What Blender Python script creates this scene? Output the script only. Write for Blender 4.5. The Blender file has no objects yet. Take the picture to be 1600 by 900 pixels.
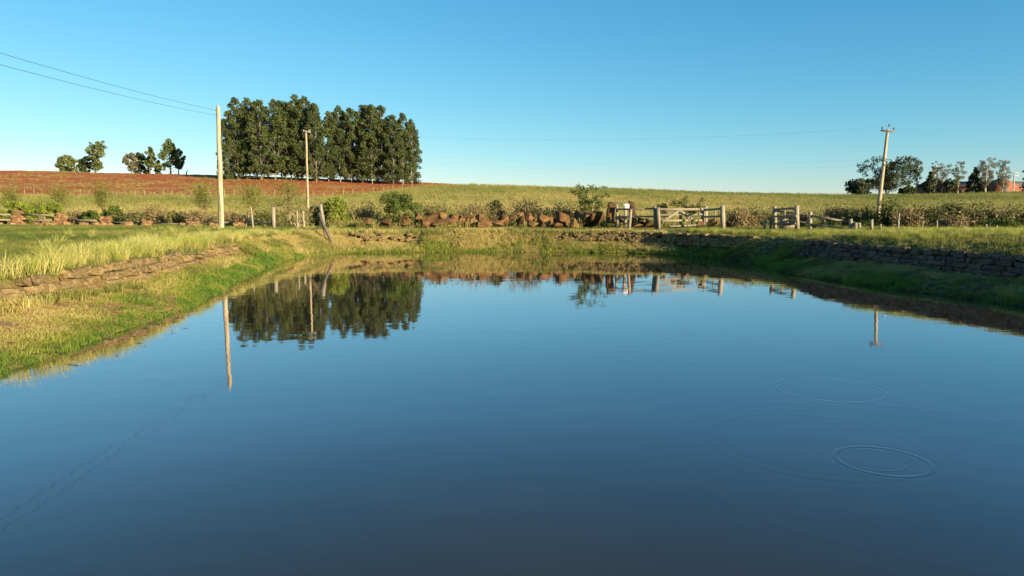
import bpy, bmesh, math, random
import numpy as np
R = math.radians
scene = bpy.context.scene
col = scene.collection
random.seed(7); rng = np.random.default_rng(7)

# ------------------------------------------------------------------ camera
CAMH, PITCH, FPX = 2.26, R(6.0), 1109.0
cd = bpy.data.cameras.new('camera'); cam = bpy.data.objects.new('camera', cd); col.objects.link(cam)
cd.sensor_width = 36.0; cd.lens = 36.0 * FPX / 1600.0
cd.clip_start = 0.05; cd.clip_end = 6000
cam.location = (0, 0, CAMH); cam.rotation_euler = (R(90) - PITCH, 0, 0)
scene.camera = cam

# ------------------------------------------------------------------ light
SUN_AZ, SUN_EL = 130.0, 12.0          # azimuth clockwise from +Y
w = bpy.data.worlds.new('World'); scene.world = w; w.use_nodes = True
nt = w.node_tree; nt.nodes.clear()
sky = nt.nodes.new('ShaderNodeTexSky'); sky.sky_type = 'NISHITA'; sky.sun_disc = False
sky.sun_elevation = R(SUN_EL); sky.sun_rotation = R(SUN_AZ)
sky.altitude = 0; sky.air_density = 1.0; sky.dust_density = 0.0; sky.ozone_density = 5.5
bg = nt.nodes.new('ShaderNodeBackground'); bg.inputs['Strength'].default_value = 0.108
wo = nt.nodes.new('ShaderNodeOutputWorld')
# the camera's colour response, the same over the whole sky
sp_ = nt.nodes.new('ShaderNodeSeparateColor'); cb_ = nt.nodes.new('ShaderNodeCombineColor'); nt.links.new(sky.outputs[0], sp_.inputs[0])
for ch, (gm, kk) in enumerate(((1.383, .649), (.90, .906), (.70, 1.058))):
    pw = nt.nodes.new('ShaderNodeMath'); pw.operation = 'POWER'; pw.inputs[1].default_value = gm
    ml = nt.nodes.new('ShaderNodeMath'); ml.operation = 'MULTIPLY'; ml.inputs[1].default_value = kk
    nt.links.new(sp_.outputs[ch], pw.inputs[0]); nt.links.new(pw.outputs[0], ml.inputs[0]); nt.links.new(ml.outputs[0], cb_.inputs[ch])
nt.links.new(cb_.outputs[0], bg.inputs['Color']); nt.links.new(bg.outputs[0], wo.inputs['Surface'])
sl = bpy.data.lights.new('sun', 'SUN'); sl.energy = 5.0; sl.angle = R(0.55); sl.color = (1.0, 0.83, 0.56)
so = bpy.data.objects.new('sun', sl); col.objects.link(so)
so.rotation_euler = (R(90 - SUN_EL), 0, R(180 - SUN_AZ))
vs = scene.view_settings
vs.view_transform = 'Standard'; vs.look = 'None'; vs.exposure = 1.33; vs.gamma = 1.0; vs.use_curve_mapping = False
scene.cycles.use_denoising = True
scene.cycles.max_bounces = 6; scene.cycles.transparent_max_bounces = 4

# ------------------------------------------------------------------ geometry of the place
CP, SP = math.cos(PITCH), math.sin(PITCH)
def at(px, py, D):
    """world point at depth D seen at that place of the survey picture"""
    u = (px - 800) / FPX; v = -(py - 450) / FPX
    y = CP + v * SP; z = -SP + v * CP
    return (u / y * D, D, CAMH + z / y * D)
def slope(py):
    v = -(np.asarray(py, float) - 450) / FPX
    return (-SP + v * CP) / (CP + v * SP)

SHORE = np.array([(-6.4,-9),(-7.0,4),(-7.2,9.8),(-7.55,14),(-7.76,17),(-8.6,21),(-9.4,24.3),(-10.5,30),(-10.95,33.9),(-10.8,37.2),(-9.7,39.8),(-7,41),
 (-3.7,41.8),(0,41.8),(4,41.2),(6.6,40.4),(8.3,38.9),(9.8,36.6),(10.8,33.5),(10.9,31.2),(10.4,26.5),(10.9,23.5),(11.6,20.5),(12.4,17.2),(13,10),(13,-9)], float)
WALL = np.array([(-9.6,-11),(-9.9,4),(-10.3,14),(-10.1,18.3),(-10.9,23.5),(-12.1,30),(-12.6,36),(-12.4,40.6),(-11,42.4),(-6,43.3),(0,43.3),(4,42.6),(6.4,41.9),
 (8.3,40.9),(9.9,39.0),(11.6,36.4),(13.0,33.4),(12.6,30.4),(12.6,28.4),(13.6,24),(14.4,20),(15.2,12),(15.6,-11)], float)

def pdist(P, poly):
    """distance to closed polygon's boundary and inside flag"""
    n = len(poly); d = np.full(len(P), 1e9); ins = np.zeros(len(P), bool)
    for i in range(n):
        a, b = poly[i], poly[(i + 1) % n]
        ab = b - a; t = np.clip(((P - a) @ ab) / (ab @ ab), 0, 1)
        q = P - a - t[:, None] * ab
        d = np.minimum(d, np.hypot(q[:, 0], q[:, 1]))
        c = ((a[1] > P[:, 1]) != (b[1] > P[:, 1]))
        with np.errstate(divide='ignore', invalid='ignore'):
            xi = a[0] + (P[:, 1] - a[1]) * ab[0] / ab[1]
        ins ^= c & (P[:, 0] < xi)
    return d, ins
def vnoise(P, s, seed=0):
    """cheap smooth noise -1..1"""
    r = np.random.default_rng(seed + 991); o = np.zeros(len(P))
    for k in range(6):
        a = r.uniform(0, 2 * math.pi); f = s * r.uniform(.6, 1.7); ph = r.uniform(0, 6.28)
        o += np.sin(P[:, 0] * math.cos(a) * f + P[:, 1] * math.sin(a) * f + ph + 1.3 * np.sin(P[:, 1] * f * .5 + k) + 1.1 * np.cos(P[:, 0] * f * .6 + 2 * k))
    return o / 3.2
CREST_PX = np.array([-400, 0, 330, 660, 740, 950, 1150, 1300, 1420, 1500, 1600, 2000], float)
CREST_PY = np.array([262, 268, 274, 285, 290, 297, 303, 306.5, 306, 304, 302, 298], float)
CREST_U = (CREST_PX - 800) / (FPX * 1.008)
CREST_S = slope(CREST_PY); CD = 175.
def terrain(P):
    P = np.asarray(P, float).reshape(-1, 2)
    ds, ins_s = pdist(P, SHORE); dw, ins_w = pdist(P, WALL)
    X, Y = P[:, 0], P[:, 1]
    top = 1.13 + .22 * np.clip((Y - 12) / 43, 0, 1) - .18 * np.exp(-dw / 1.2) + .035 * vnoise(P, .9, 3)
    rside = np.clip((X - 9) / 3, 0, 1) * np.clip((34 - Y) / 6, 0, 1); top = top + rside * (.30 - .30 * np.exp(-dw / 1.3))
    u = X / np.maximum(np.abs(Y), 55); zc = CAMH + CD * np.interp(u, CREST_U, CREST_S)
    a = np.clip((Y - 55) / (CD - 55), 0, 1)
    hill = (zc - 1.35) * a ** 1.35 + .16 * vnoise(P, .09, 5) * np.clip((Y - 55) / 20, 0, 1)
    z = top + hill - np.clip((Y - CD - 1) * .05, 0, 4)
    t = ds / (ds + dw + 1e-6)
    bank = .02 + .52 * t ** .85 + .05 * vnoise(P, 2.3, 9) * t
    ramp = (((X > 10.5) & (Y > 30.0) & (Y < 35.5)) | ((X > -5.4) & (X < 2.5) & (Y > 39)) | ((X < -9) & (Y > 31) & (Y < 42))).astype(float)
    bank = np.where(ramp > 0, .02 + 1.04 * t ** 1.05 + .04 * vnoise(P, 2.1, 8) * t, bank)
    z = np.where(ins_w, bank, z)
    z = np.where(ins_s, -np.minimum(1.3, ds * .35) - .03, z)
    return z
def tz(x, y): return float(terrain(np.array([[x, y]]))[0])

# ------------------------------------------------------------------ materials
MATS = {}
def new_mat(name):
    m = bpy.data.materials.new(name); m.use_nodes = True
    n = m.node_tree; n.nodes.clear(); MATS[name] = m
    return m, n
def N(n, t, **kw):
    x = n.nodes.new(t)
    for k, v in kw.items(): setattr(x, k, v)
    return x
def ramp_node(n, stops):
    r = N(n, 'ShaderNodeValToRGB'); e = r.color_ramp.elements
    while len(e) < len(stops): e.new(.5)
    for q, (p, c) in zip(e, stops): q.position = p; q.color = (*c, 1)
    return r
def mat_noise(name, stops, scale=3.0, rough=.85, bump=.3, bscale=None, stretch=(1, 1, 1), vary=.25, detail=6, spec=.3, speck=None):
    m, n = new_mat(name); L = n.links.new
    tc = N(n, 'ShaderNodeTexCoord'); mp = N(n, 'ShaderNodeMapping'); mp.inputs['Scale'].default_value = stretch
    oi = N(n, 'ShaderNodeObjectInfo')
    add = N(n, 'ShaderNodeVectorMath', operation='ADD'); sc = N(n, 'ShaderNodeVectorMath', operation='SCALE'); sc.inputs['Scale'].default_value = 17.
    L(oi.outputs['Random'], sc.inputs[0]); L(tc.outputs['Object'], mp.inputs['Vector']); L(mp.outputs[0], add.inputs[0]); L(sc.outputs[0], add.inputs[1])
    nz = N(n, 'ShaderNodeTexNoise'); nz.inputs['Scale'].default_value = scale; nz.inputs['Detail'].default_value = detail; nz.inputs['Roughness'].default_value = .65
    L(add.outputs[0], nz.inputs['Vector'])
    rp = ramp_node(n, stops); L(nz.outputs['Fac'], rp.inputs['Fac'])
    hs = N(n, 'ShaderNodeHueSaturation'); mr = N(n, 'ShaderNodeMapRange')
    mr.inputs['To Min'].default_value = 1 - vary; mr.inputs['To Max'].default_value = 1 + vary
    L(oi.outputs['Random'], mr.inputs['Value']); L(mr.outputs[0], hs.inputs['Value']); L(rp.outputs[0], hs.inputs['Color'])
    out = hs.outputs[0]
    if speck:
        n2 = N(n, 'ShaderNodeTexNoise'); n2.inputs['Scale'].default_value = speck[0]; n2.inputs['Detail'].default_value = 4
        L(add.outputs[0], n2.inputs['Vector']); r2 = ramp_node(n, [(speck[1], (0, 0, 0)), (speck[1] + .06, (1, 1, 1))]); L(n2.outputs['Fac'], r2.inputs['Fac'])
        mx = N(n, 'ShaderNodeMixRGB'); L(r2.outputs[0], mx.inputs['Fac']); L(out, mx.inputs['Color1']); mx.inputs['Color2'].default_value = (*speck[2], 1); out = mx.outputs[0]
    b = N(n, 'ShaderNodeBsdfPrincipled'); b.inputs['Roughness'].default_value = rough; b.inputs['Specular IOR Level'].default_value = spec
    L(out, b.inputs['Base Color'])
    bn = N(n, 'ShaderNodeTexNoise'); bn.inputs['Scale'].default_value = bscale or scale * 4; bn.inputs['Detail'].default_value = 5
    L(add.outputs[0], bn.inputs['Vector'])
    bp = N(n, 'ShaderNodeBump'); bp.inputs['Strength'].default_value = bump; bp.inputs['Distance'].default_value = .04
    L(bn.outputs['Fac'], bp.inputs['Height']); L(bp.outputs[0], b.inputs['Normal'])
    o = N(n, 'ShaderNodeOutputMaterial'); L(b.outputs[0], o.inputs['Surface'])
    return m
def mat_leaf(name, c1, c2, c3=None, trans=.3, instancer=False, scale=.6, spec=.25):
    """foliage: colour from a noise through the crown, or from each tuft's own dryness"""
    m, n = new_mat(name); L = n.links.new
    if instancer:
        at_ = N(n, 'ShaderNodeAttribute', attribute_type='INSTANCER', attribute_name='tint'); fac = at_.outputs['Fac']
        rp = ramp_node(n, [(0, c1), (.5, c2), (1, c3)])
    else:
        tc = N(n, 'ShaderNodeTexCoord'); nz = N(n, 'ShaderNodeTexNoise'); nz.inputs['Scale'].default_value = scale; nz.inputs['Detail'].default_value = 5
        nz.inputs['Roughness'].default_value = .75
        oi = N(n, 'ShaderNodeObjectInfo'); ad = N(n, 'ShaderNodeVectorMath', operation='ADD'); sc = N(n, 'ShaderNodeVectorMath', operation='SCALE'); sc.inputs['Scale'].default_value = 31.
        L(oi.outputs['Random'], sc.inputs[0]); L(tc.outputs['Object'], ad.inputs[0]); L(sc.outputs[0], ad.inputs[1]); L(ad.outputs[0], nz.inputs['Vector'])
        fac = nz.outputs['Fac']; rp = ramp_node(n, [(.3, c1), (.52, c2), (.72, c3 or c2)])
    L(fac, rp.inputs['Fac'])
    b = N(n, 'ShaderNodeBsdfPrincipled'); b.inputs['Roughness'].default_value = .6; b.inputs['Specular IOR Level'].default_value = spec
    L(rp.outputs[0], b.inputs['Base Color'])
    t = N(n, 'ShaderNodeBsdfTranslucent'); L(rp.outputs[0], t.inputs['Color'])
    mx = N(n, 'ShaderNodeMixShader'); mx.inputs[0].default_value = trans
    L(b.outputs[0], mx.inputs[1]); L(t.outputs[0], mx.inputs[2])
    o = N(n, 'ShaderNodeOutputMaterial'); L(mx.outputs[0], o.inputs['Surface'])
    return m

mat_noise('sandstone', [(.25, (.065, .042, .017)), (.45, (.15, .102, .040)), (.6, (.23, .162, .068)), (.8, (.32, .25, .135))], 2.4, .95, .9, 7, vary=.15, speck=(6, .66, (.42, .40, .33)))
mat_noise('orange_stone', [(.25, (.10, .05, .023)), (.45, (.20, .105, .045)), (.6, (.29, .165, .075)), (.8, (.38, .26, .14))], 2.4, .95, .9, 7)
mat_noise('dark_stone', [(.25, (.04, .028, .019)), (.5, (.09, .064, .045)), (.75, (.17, .13, .095))], 3.2, .92, .6, 9, speck=(8, .66, (.36, .35, .32)))  # right wall only: part of its shade is put into this darker colour
mat_noise('boulder', [(.25, (.038, .018, .008)), (.45, (.095, .047, .018)), (.6, (.16, .083, .029)), (.8, (.26, .155, .06))], 1.7, .97, 1.0, 4.5, vary=.35, speck=(3.5, .64, (.24, .17, .08)))
mat_noise('weathered_wood', [(.25, (.11, .088, .06)), (.5, (.24, .20, .14)), (.75, (.38, .33, .24))], 4, .85, .4, 20, (6, 6, .7), .15)
mat_noise('pole_wood', [(.28, (.14, .105, .065)), (.45, (.32, .255, .155)), (.72, (.48, .40, .27))], 2.2, .85, .4, 12, (5, 5, .35), .08)
mat_noise('dark_wood', [(.25, (.07, .055, .045)), (.5, (.13, .10, .075)), (.75, (.24, .19, .13))], 4, .85, .4, 20, (6, 6, .7), .15)
mat_noise('concrete', [(.3, (.36, .33, .28)), (.6, (.47, .44, .38))], 3, .9, .2)
mat_noise('bark_pale', [(.3, (.22, .19, .15)), (.5, (.42, .38, .31)), (.7, (.58, .54, .46))], 1.2, .9, .2, None, (2, 2, .4))
mat_noise('bark_grey', [(.3, (.13, .11, .085)), (.5, (.25, .22, .18)), (.7, (.36, .33, .28))], 1.2, .9, .2, None, (2, 2, .4))
mat_noise('bark_dark', [(.3, (.07, .055, .04)), (.6, (.16, .13, .10))], 2, .9, .3, None, (2, 2, .4))
mat_noise('twig', [(.3, (.16, .11, .06)), (.6, (.34, .25, .14))], 4, .9, .2)
mat_noise('iron', [(.3, (.03, .03, .03)), (.6, (.06, .055, .05))], 5, .6, .1)
mat_noise('white_paint', [(.3, (.42, .41, .38)), (.6, (.56, .55, .51))], 8, .6, .1)
mat_noise('brick_red', [(.3, (.10, .035, .022)), (.5, (.20, .075, .04)), (.7, (.34, .17, .08))], 1.3, .9, .2)
mat_noise('roof_dark', [(.3, (.05, .045, .045)), (.6, (.10, .085, .08))], 2, .8, .2)
mat_noise('dark_void', [(.3, (.015, .013, .012)), (.6, (.03, .026, .022))], 2, .7, .1)
mat_noise('debris', [(.3, (.03, .02, .012)), (.6, (.09, .06, .03))], 6, .9, .1)
mat_leaf('eucalypt_leaf', (.030, .042, .013), (.072, .092, .024), (.145, .16, .045), .2, scale=.35)
mat_leaf('dark_leaf', (.020, .030, .011), (.048, .062, .02), (.105, .12, .036), .2, scale=.5)
mat_leaf('pine_leaf', (.055, .07, .022), (.11, .135, .04), (.18, .19, .06), .2, scale=.5)
mat_leaf('sparse_leaf', (.09, .085, .045), (.17, .155, .09), (.26, .24, .155), .25, scale=.6)
mat_leaf('hedge_leaf', (.09, .12, .016), (.19, .23, .03), (.32, .33, .05), .3, scale=1.2)
mat_leaf('bush_leaf', (.04, .062, .012), (.09, .125, .02), (.17, .20, .035), .3, scale=1.2)
mat_leaf('olive_leaf', (.07, .08, .022), (.15, .148, .045), (.25, .23, .08), .3, scale=1.2)
mat_leaf('dry_leaf', (.12, .085, .036), (.25, .185, .078), (.39, .30, .13), .25, scale=1.4)
mat_leaf('feather_leaf', (.12, .135, .022), (.20, .20, .04), (.30, .26, .07), .35, scale=1.0)
mat_leaf('grass', (.10, .19, .022), (.27, .29, .045), (.50, .40, .14), .35, instancer=True)
mat_leaf('meadow', (.085, .120, .024), (.22, .215, .048), (.52, .42, .15), .35, instancer=True)
mat_leaf('pale_grass', (.17, .23, .028), (.43, .42, .09), (.64, .56, .21), .4, instancer=True)
mat_leaf('field_grass', (.13, .16, .035), (.28, .26, .072), (.43, .34, .12), .35, instancer=True)

# ground cover: the colour of the cover at each place plus fine mottling
m, n = new_mat('ground_cover'); L = n.links.new
vc = N(n, 'ShaderNodeAttribute', attribute_name='cover'); tc = N(n, 'ShaderNodeTexCoord')
n1 = N(n, 'ShaderNodeTexNoise'); n1.inputs['Scale'].default_value = 1.1; n1.inputs['Detail'].default_value = 9; n1.inputs['Roughness'].default_value = .75
L(tc.outputs['Object'], n1.inputs['Vector']); r1 = ramp_node(n, [(.3, (.55, .55, .5)), (.5, (1, 1, 1)), (.7, (1.35, 1.3, 1.2))]); L(n1.outputs['Fac'], r1.inputs['Fac'])
mu = N(n, 'ShaderNodeMixRGB', blend_type='MULTIPLY'); mu.inputs['Fac'].default_value = 1; L(vc.outputs['Color'], mu.inputs['Color1']); L(r1.outputs[0], mu.inputs['Color2'])
b = N(n, 'ShaderNodeBsdfPrincipled'); b.inputs['Roughness'].default_value = .95; b.inputs['Specular IOR Level'].default_value = .1; L(mu.outputs[0], b.inputs['Base Color'])
n2 = N(n, 'ShaderNodeTexNoise'); n2.inputs['Scale'].default_value = 7; n2.inputs['Detail'].default_value = 8; L(tc.outputs['Object'], n2.inputs['Vector'])
bp = N(n, 'ShaderNodeBump'); bp.inputs['Strength'].default_value = .8; bp.inputs['Distance'].default_value = .12; L(n2.outputs['Fac'], bp.inputs['Height']); L(bp.outputs[0], b.inputs['Normal'])
o = N(n, 'ShaderNodeOutputMaterial'); L(b.outputs[0], o.inputs['Surface'])

# red ploughed soil
m, n = new_mat('red_soil'); L = n.links.new
tc = N(n, 'ShaderNodeTexCoord')
n1 = N(n, 'ShaderNodeTexNoise'); n1.inputs['Scale'].default_value = .9; n1.inputs['Detail'].default_value = 8; n1.inputs['Roughness'].default_value = .8; L(tc.outputs['Object'], n1.inputs['Vector'])
r1 = ramp_node(n, [(.28, (.13, .030, .012)), (.46, (.34, .10, .035)), (.62, (.46, .165, .06)), (.78, (.46, .25, .10))]); L(n1.outputs['Fac'], r1.inputs['Fac'])
b = N(n, 'ShaderNodeBsdfPrincipled'); b.inputs['Roughness'].default_value = .95; b.inputs['Specular IOR Level'].default_value = .1; L(r1.outputs[0], b.inputs['Base Color'])
bp = N(n, 'ShaderNodeBump'); bp.inputs['Strength'].default_value = 1; bp.inputs['Distance'].default_value = .25; L(n1.outputs['Fac'], bp.inputs['Height']); L(bp.outputs[0], b.inputs['Normal'])
o = N(n, 'ShaderNodeOutputMaterial'); L(b.outputs[0], o.inputs['Surface'])

# still murky water: ripples are fine relief in the surface
m, n = new_mat('pond_water'); L = n.links.new
tc = N(n, 'ShaderNodeTexCoord')
def math_(op, a, b_=None, c=None):
    x = N(n, 'ShaderNodeMath', operation=op)
    for i, v in enumerate((a, b_, c)):
        if v is None: continue
        if isinstance(v, (int, float)): x.inputs[i].default_value = v
        else: L(v, x.inputs[i])
    return x.outputs[0]
sep = N(n, 'ShaderNodeSeparateXYZ'); L(tc.outputs['Object'], sep.inputs[0])
def ring(cx, cy, rad, wid, amp, waves):
    dx = math_('SUBTRACT', sep.outputs[0], cx); dy = math_('SUBTRACT', sep.outputs[1], cy)
    r = math_('SQRT', math_('ADD', math_('MULTIPLY', dx, dx), math_('MULTIPLY', dy, dy)))
    q = math_('DIVIDE', math_('SUBTRACT', r, rad), wid)
    g = math_('EXPONENT', math_('MULTIPLY', math_('MULTIPLY', q, q), -1.0))
    return math_('MULTIPLY', math_('MULTIPLY', g, math_('COSINE', math_('MULTIPLY', q, waves))), amp)
h = None
for args in [(3.40, 6.32, .40, .05, .0011, 3.2), (3.32, 6.36, .30, .035, .0005, 3.0), (4.10, 9.0, .66, .06, .0008, 3.4), (4.3, 8.95, .62, .05, .0003, 3),
             (3.0, 6.85, 1.02, .14, .0003, 5), (3.6, 6.3, 2.1, .2, .0002, 5), (-4.7, 8.85, .17, .03, .0003, 3), (-1.0, 36.6, 1.0, .10, .0010, 4), (7.1, 33.5, 1.0, .09, .0010, 4)]:
    e = ring(*args); h = e if h is None else math_('ADD', h, e)
def wnoise(sc, stretch, amp, detail=2):
    global h
    mp = N(n, 'ShaderNodeMapping'); mp.inputs['Scale'].default_value = stretch; L(tc.outputs['Object'], mp.inputs['Vector'])
    z = N(n, 'ShaderNodeTexNoise'); z.inputs['Scale'].default_value = sc; z.inputs['Detail'].default_value = detail; L(mp.outputs[0], z.inputs['Vector'])
    h = math_('ADD', h, math_('MULTIPLY', z.outputs['Fac'], amp))
wnoise(1.0, (1.1, 1.8, 1), .0020, 1)
wnoise(1.0, (2.5, 8, 1), .00035, 2)
bp = N(n, 'ShaderNodeBump'); bp.inputs['Strength'].default_value = 1; bp.inputs['Distance'].default_value = 1; L(h, bp.inputs['Height'])
fz = N(n, 'ShaderNodeFresnel'); fz.inputs['IOR'].default_value = 1.333; L(bp.outputs[0], fz.inputs['Normal'])
fr_ = ramp_node(n, [(0, (0, 0, 0)), (.02, (.02,) * 3), (.075, (.125,) * 3), (.19, (.36,) * 3), (.40, (.60,) * 3), (1, (1, 1, 1))]); L(fz.outputs[0], fr_.inputs['Fac'])
mk_ = N(n, 'ShaderNodeTexNoise'); mk_.inputs['Scale'].default_value = .35; mk_.inputs['Detail'].default_value = 4; L(tc.outputs['Object'], mk_.inputs['Vector'])
mr_ = ramp_node(n, [(.35, (.027, .024, .015)), (.65, (.036, .030, .018))]); L(mk_.outputs['Fac'], mr_.inputs['Fac'])
df = N(n, 'ShaderNodeBsdfDiffuse'); L(mr_.outputs[0], df.inputs['Color'])                     # silt in the water
gs = N(n, 'ShaderNodeBsdfGlossy'); gs.inputs['Roughness'].default_value = .02; gs.inputs['Color'].default_value = (1, .965, 1, 1); L(bp.outputs[0], gs.inputs['Normal'])
mx = N(n, 'ShaderNodeMixShader'); L(fr_.outputs[0], mx.inputs[0]); L(df.outputs[0], mx.inputs[1]); L(gs.outputs[0], mx.inputs[2])
o = N(n, 'ShaderNodeOutputMaterial'); L(mx.outputs[0], o.inputs['Surface'])

# ------------------------------------------------------------------ helpers
def mesh_np(name, V, F, mat=None, smooth=False):
    """V (n,3); F list of equal-length int arrays (quads or tris), or a list of such"""
    me = bpy.data.meshes.new(name)
    if isinstance(F, np.ndarray): F = [F]
    V = np.asarray(V, np.float32); me.vertices.add(len(V)); me.vertices.foreach_set('co', V.ravel())
    loops = np.concatenate([f.ravel() for f in F]).astype(np.int32)
    tot = np.concatenate([np.full(len(f), f.shape[1], np.int32) for f in F]); st = np.concatenate([[0], np.cumsum(tot)[:-1]]).astype(np.int32)
    me.loops.add(len(loops)); me.loops.foreach_set('vertex_index', loops)
    me.polygons.add(len(tot)); me.polygons.foreach_set('loop_start', st); me.polygons.foreach_set('loop_total', tot)
    if smooth: me.polygons.foreach_set('use_smooth', np.ones(len(tot), bool))
    me.update(calc_edges=True); me.validate()
    if mat: me.materials.append(MATS[mat])
    return me
def link(name, me, parent=None, loc=None, rot=None, scale=None):
    o = bpy.data.objects.new(name, me); col.objects.link(o)
    if parent: o.parent = parent
    if loc is not None: o.location = loc
    if rot is not None: o.rotation_euler = rot
    if scale is not None: o.scale = scale
    return o
def tag(o, label, cat=None, group=None, kind=None):
    if label: o['label'] = label
    if cat: o['category'] = cat
    if group: o['group'] = group
    if kind: o['kind'] = kind
    return o
def thing(name, label, cat, loc=(0, 0, 0), group=None, rotz=0):
    return tag(link(name, None, loc=loc, rot=(0, 0, rotz)), label, cat, group)
class MB:
    def __init__(s): s.V = []; s.Q = []; s.T = []; s.n = 0
    def add(s, V, Q=None, T=None):
        s.V.append(np.asarray(V, float))
        if Q is not None and len(Q): s.Q.append(np.asarray(Q) + s.n)
        if T is not None and len(T): s.T.append(np.asarray(T) + s.n)
        s.n += len(V)
    def tube(s, pts, rad, seg=6, cap=True):
        pts = np.asarray(pts, float); k = len(pts); rad = np.broadcast_to(np.asarray(rad, float), (k,))
        tan = np.gradient(pts, axis=0); tan /= np.linalg.norm(tan, axis=1)[:, None] + 1e-9
        up = np.where(np.abs(tan[:, 2:3]) > .9, [[1., 0, 0]], [[0, 0, 1.]])
        a = np.cross(tan, up); a /= np.linalg.norm(a, axis=1)[:, None]; b_ = np.cross(tan, a)
        th = np.linspace(0, 2 * math.pi, seg, endpoint=False)
        V = pts[:, None] + rad[:, None, None] * (np.cos(th)[None, :, None] * a[:, None] + np.sin(th)[None, :, None] * b_[:, None])
        i = np.arange(k - 1)[:, None] * seg; j = np.arange(seg)[None]; j2 = (j + 1) % seg
        Q = np.stack([i + j, i + j2, i + seg + j2, i + seg + j], -1).reshape(-1, 4)
        V = V.reshape(-1, 3); T = None
        if cap:
            V = np.vstack([V, pts[:1], pts[-1:]]); jj = np.arange(seg)
            T = np.vstack([np.stack([(jj + 1) % seg, jj, np.full(seg, k * seg)], -1), np.stack([jj + (k - 1) * seg, (jj + 1) % seg + (k - 1) * seg, np.full(seg, k * seg + 1)], -1)])
        s.add(V, Q, T)
    def beam(s, a, b_, wd, ht, jit=.0, up=(0, 0, 1)):
        """a plank from a to b, a little uneven"""
        a = np.asarray(a, float); b_ = np.asarray(b_, float); d = (b_ - a) / np.linalg.norm(b_ - a)
        u = np.asarray(up, float) if abs(d @ np.asarray(up, float)) < .9 else np.array([1., 0, 0])
        sd = np.cross(d, u); sd /= np.linalg.norm(sd); u = np.cross(sd, d); V = []
        ks = 3
        for i in range(ks):
            p = a + (b_ - a) * i / (ks - 1) + (rng.normal(0, jit, 3) if jit else 0)
            for sx, sz in ((-1, -1), (1, -1), (1, 1), (-1, 1)):
                V.append(p + sd * sx * wd / 2 * (1 + rng.normal(0, .06)) + u * sz * ht / 2 * (1 + rng.normal(0, .06)))
        Q = [(0, 1, 2, 3), (8 + 3, 8 + 2, 8 + 1, 8)]
        for i in range(ks - 1):
            for j in range(4): Q.append((i * 4 + j, i * 4 + 4 + j, i * 4 + 4 + (j + 1) % 4, i * 4 + (j + 1) % 4))
        s.add(V, Q)
    def quads(s, P): # P (n,4,3)
        n_ = len(P); s.add(P.reshape(-1, 3), np.arange(n_ * 4).reshape(n_, 4))
    def mesh(s, name, mat, smooth=False):
        F = []
        if s.Q: F.append(np.vstack(s.Q))
        if s.T: F.append(np.vstack(s.T))
        return mesh_np(name, np.vstack(s.V), F, mat, smooth)
def leaf_quads(C, O, size, aspect=1.0, flat=.5, r=rng, droop=0.):
    """leaf faces at points C, half turned to face outward along O"""
    n_ = len(C); nr = r.normal(size=(n_, 3)); nr /= np.linalg.norm(nr, axis=1)[:, None]
    nn = O * flat + nr * (1 - flat); nn /= np.linalg.norm(nn, axis=1)[:, None] + 1e-9
    t = r.normal(size=(n_, 3)); t[:, 2] -= droop; t -= nn * (t * nn).sum(1)[:, None]; t /= np.linalg.norm(t, axis=1)[:, None] + 1e-9
    b_ = np.cross(nn, t); sz = (size * r.uniform(.55, 1.35, n_))[:, None]
    t = t * sz * aspect / 2; b_ = b_ * sz / 2
    return np.stack([C - t - b_ * .3, C - t * .1 + b_, C + t + b_ * .2, C + t * .15 - b_], 1)
def clusters(cen, rad, per, size, aspect=1., flat=.5, squash=.8, r=rng, droop=0., shell=.45):
    """leaf clumps: faces spread through each clump, thicker towards its skin"""
    cen = np.asarray(cen, float); rad = np.asarray(rad, float); k = len(cen)
    cnt = np.maximum(6, (per * (rad / rad.mean()) ** 2)).astype(int); idx = np.repeat(np.arange(k), cnt); n_ = len(idx)
    d = r.normal(size=(n_, 3)); d /= np.linalg.norm(d, axis=1)[:, None]
    rr = (shell + (1 - shell) * r.uniform(0, 1, n_) ** .6) * r.uniform(.8, 1.12, n_)
    C = cen[idx] + d * (rad[idx] * rr)[:, None] * np.array([1, 1, squash])
    return leaf_quads(C, d, size, aspect, flat, r, droop)
ORD = ['first', 'second', 'third', 'fourth', 'fifth', 'sixth', 'seventh', 'eighth', 'ninth', 'tenth', 'eleventh', 'twelfth', 'thirteenth', 'fourteenth', 'fifteenth', 'sixteenth', 'seventeenth', 'eighteenth', 'nineteenth', 'twentieth']

# ------------------------------------------------------------------ ground
def steps(knots):
    out = []
    for (a, b_, s) in knots: out.append(np.arange(a, b_, s))
    return np.concatenate(out + [[knots[-1][1]]])
gx = steps([(-2000, -400, 200), (-400, -180, 20), (-180, -40, 2.5), (-40, -17, 1.0), (-17, 18.5, .17), (18.5, 40, 1.0), (40, 180, 2.5), (180, 400, 20), (400, 2000, 200)])
gy = steps([(-400, -60, 40), (-60, -14, 4), (-14, 7, .8), (7, 47, .17), (47, 70, 1), (70, 214, 2), (214, 400, 12), (400, 3000, 200)])
GX, GY = np.meshgrid(gx, gy); GP = np.stack([GX.ravel(), GY.ravel()], 1); GZ = terrain(GP)
nx, ny = len(gx), len(gy); ii = np.arange(nx - 1)[None] + np.arange(ny - 1)[:, None] * nx
me = mesh_np('ground', np.column_stack([GP, GZ]), np.stack([ii, ii + 1, ii + nx + 1, ii + nx], -1).reshape(-1, 4), 'ground_cover', True)
ds, ins_s = pdist(GP, SHORE); dw, ins_w = pdist(GP, WALL)
def lerp(a, b_, t): return np.asarray(a)[None] * (1 - t[:, None]) + np.asarray(b_)[None] * t[:, None]
nA = vnoise(GP, .5, 1) * .5 + .5; nB = vnoise(GP, .12, 2) * .5 + .5
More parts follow.
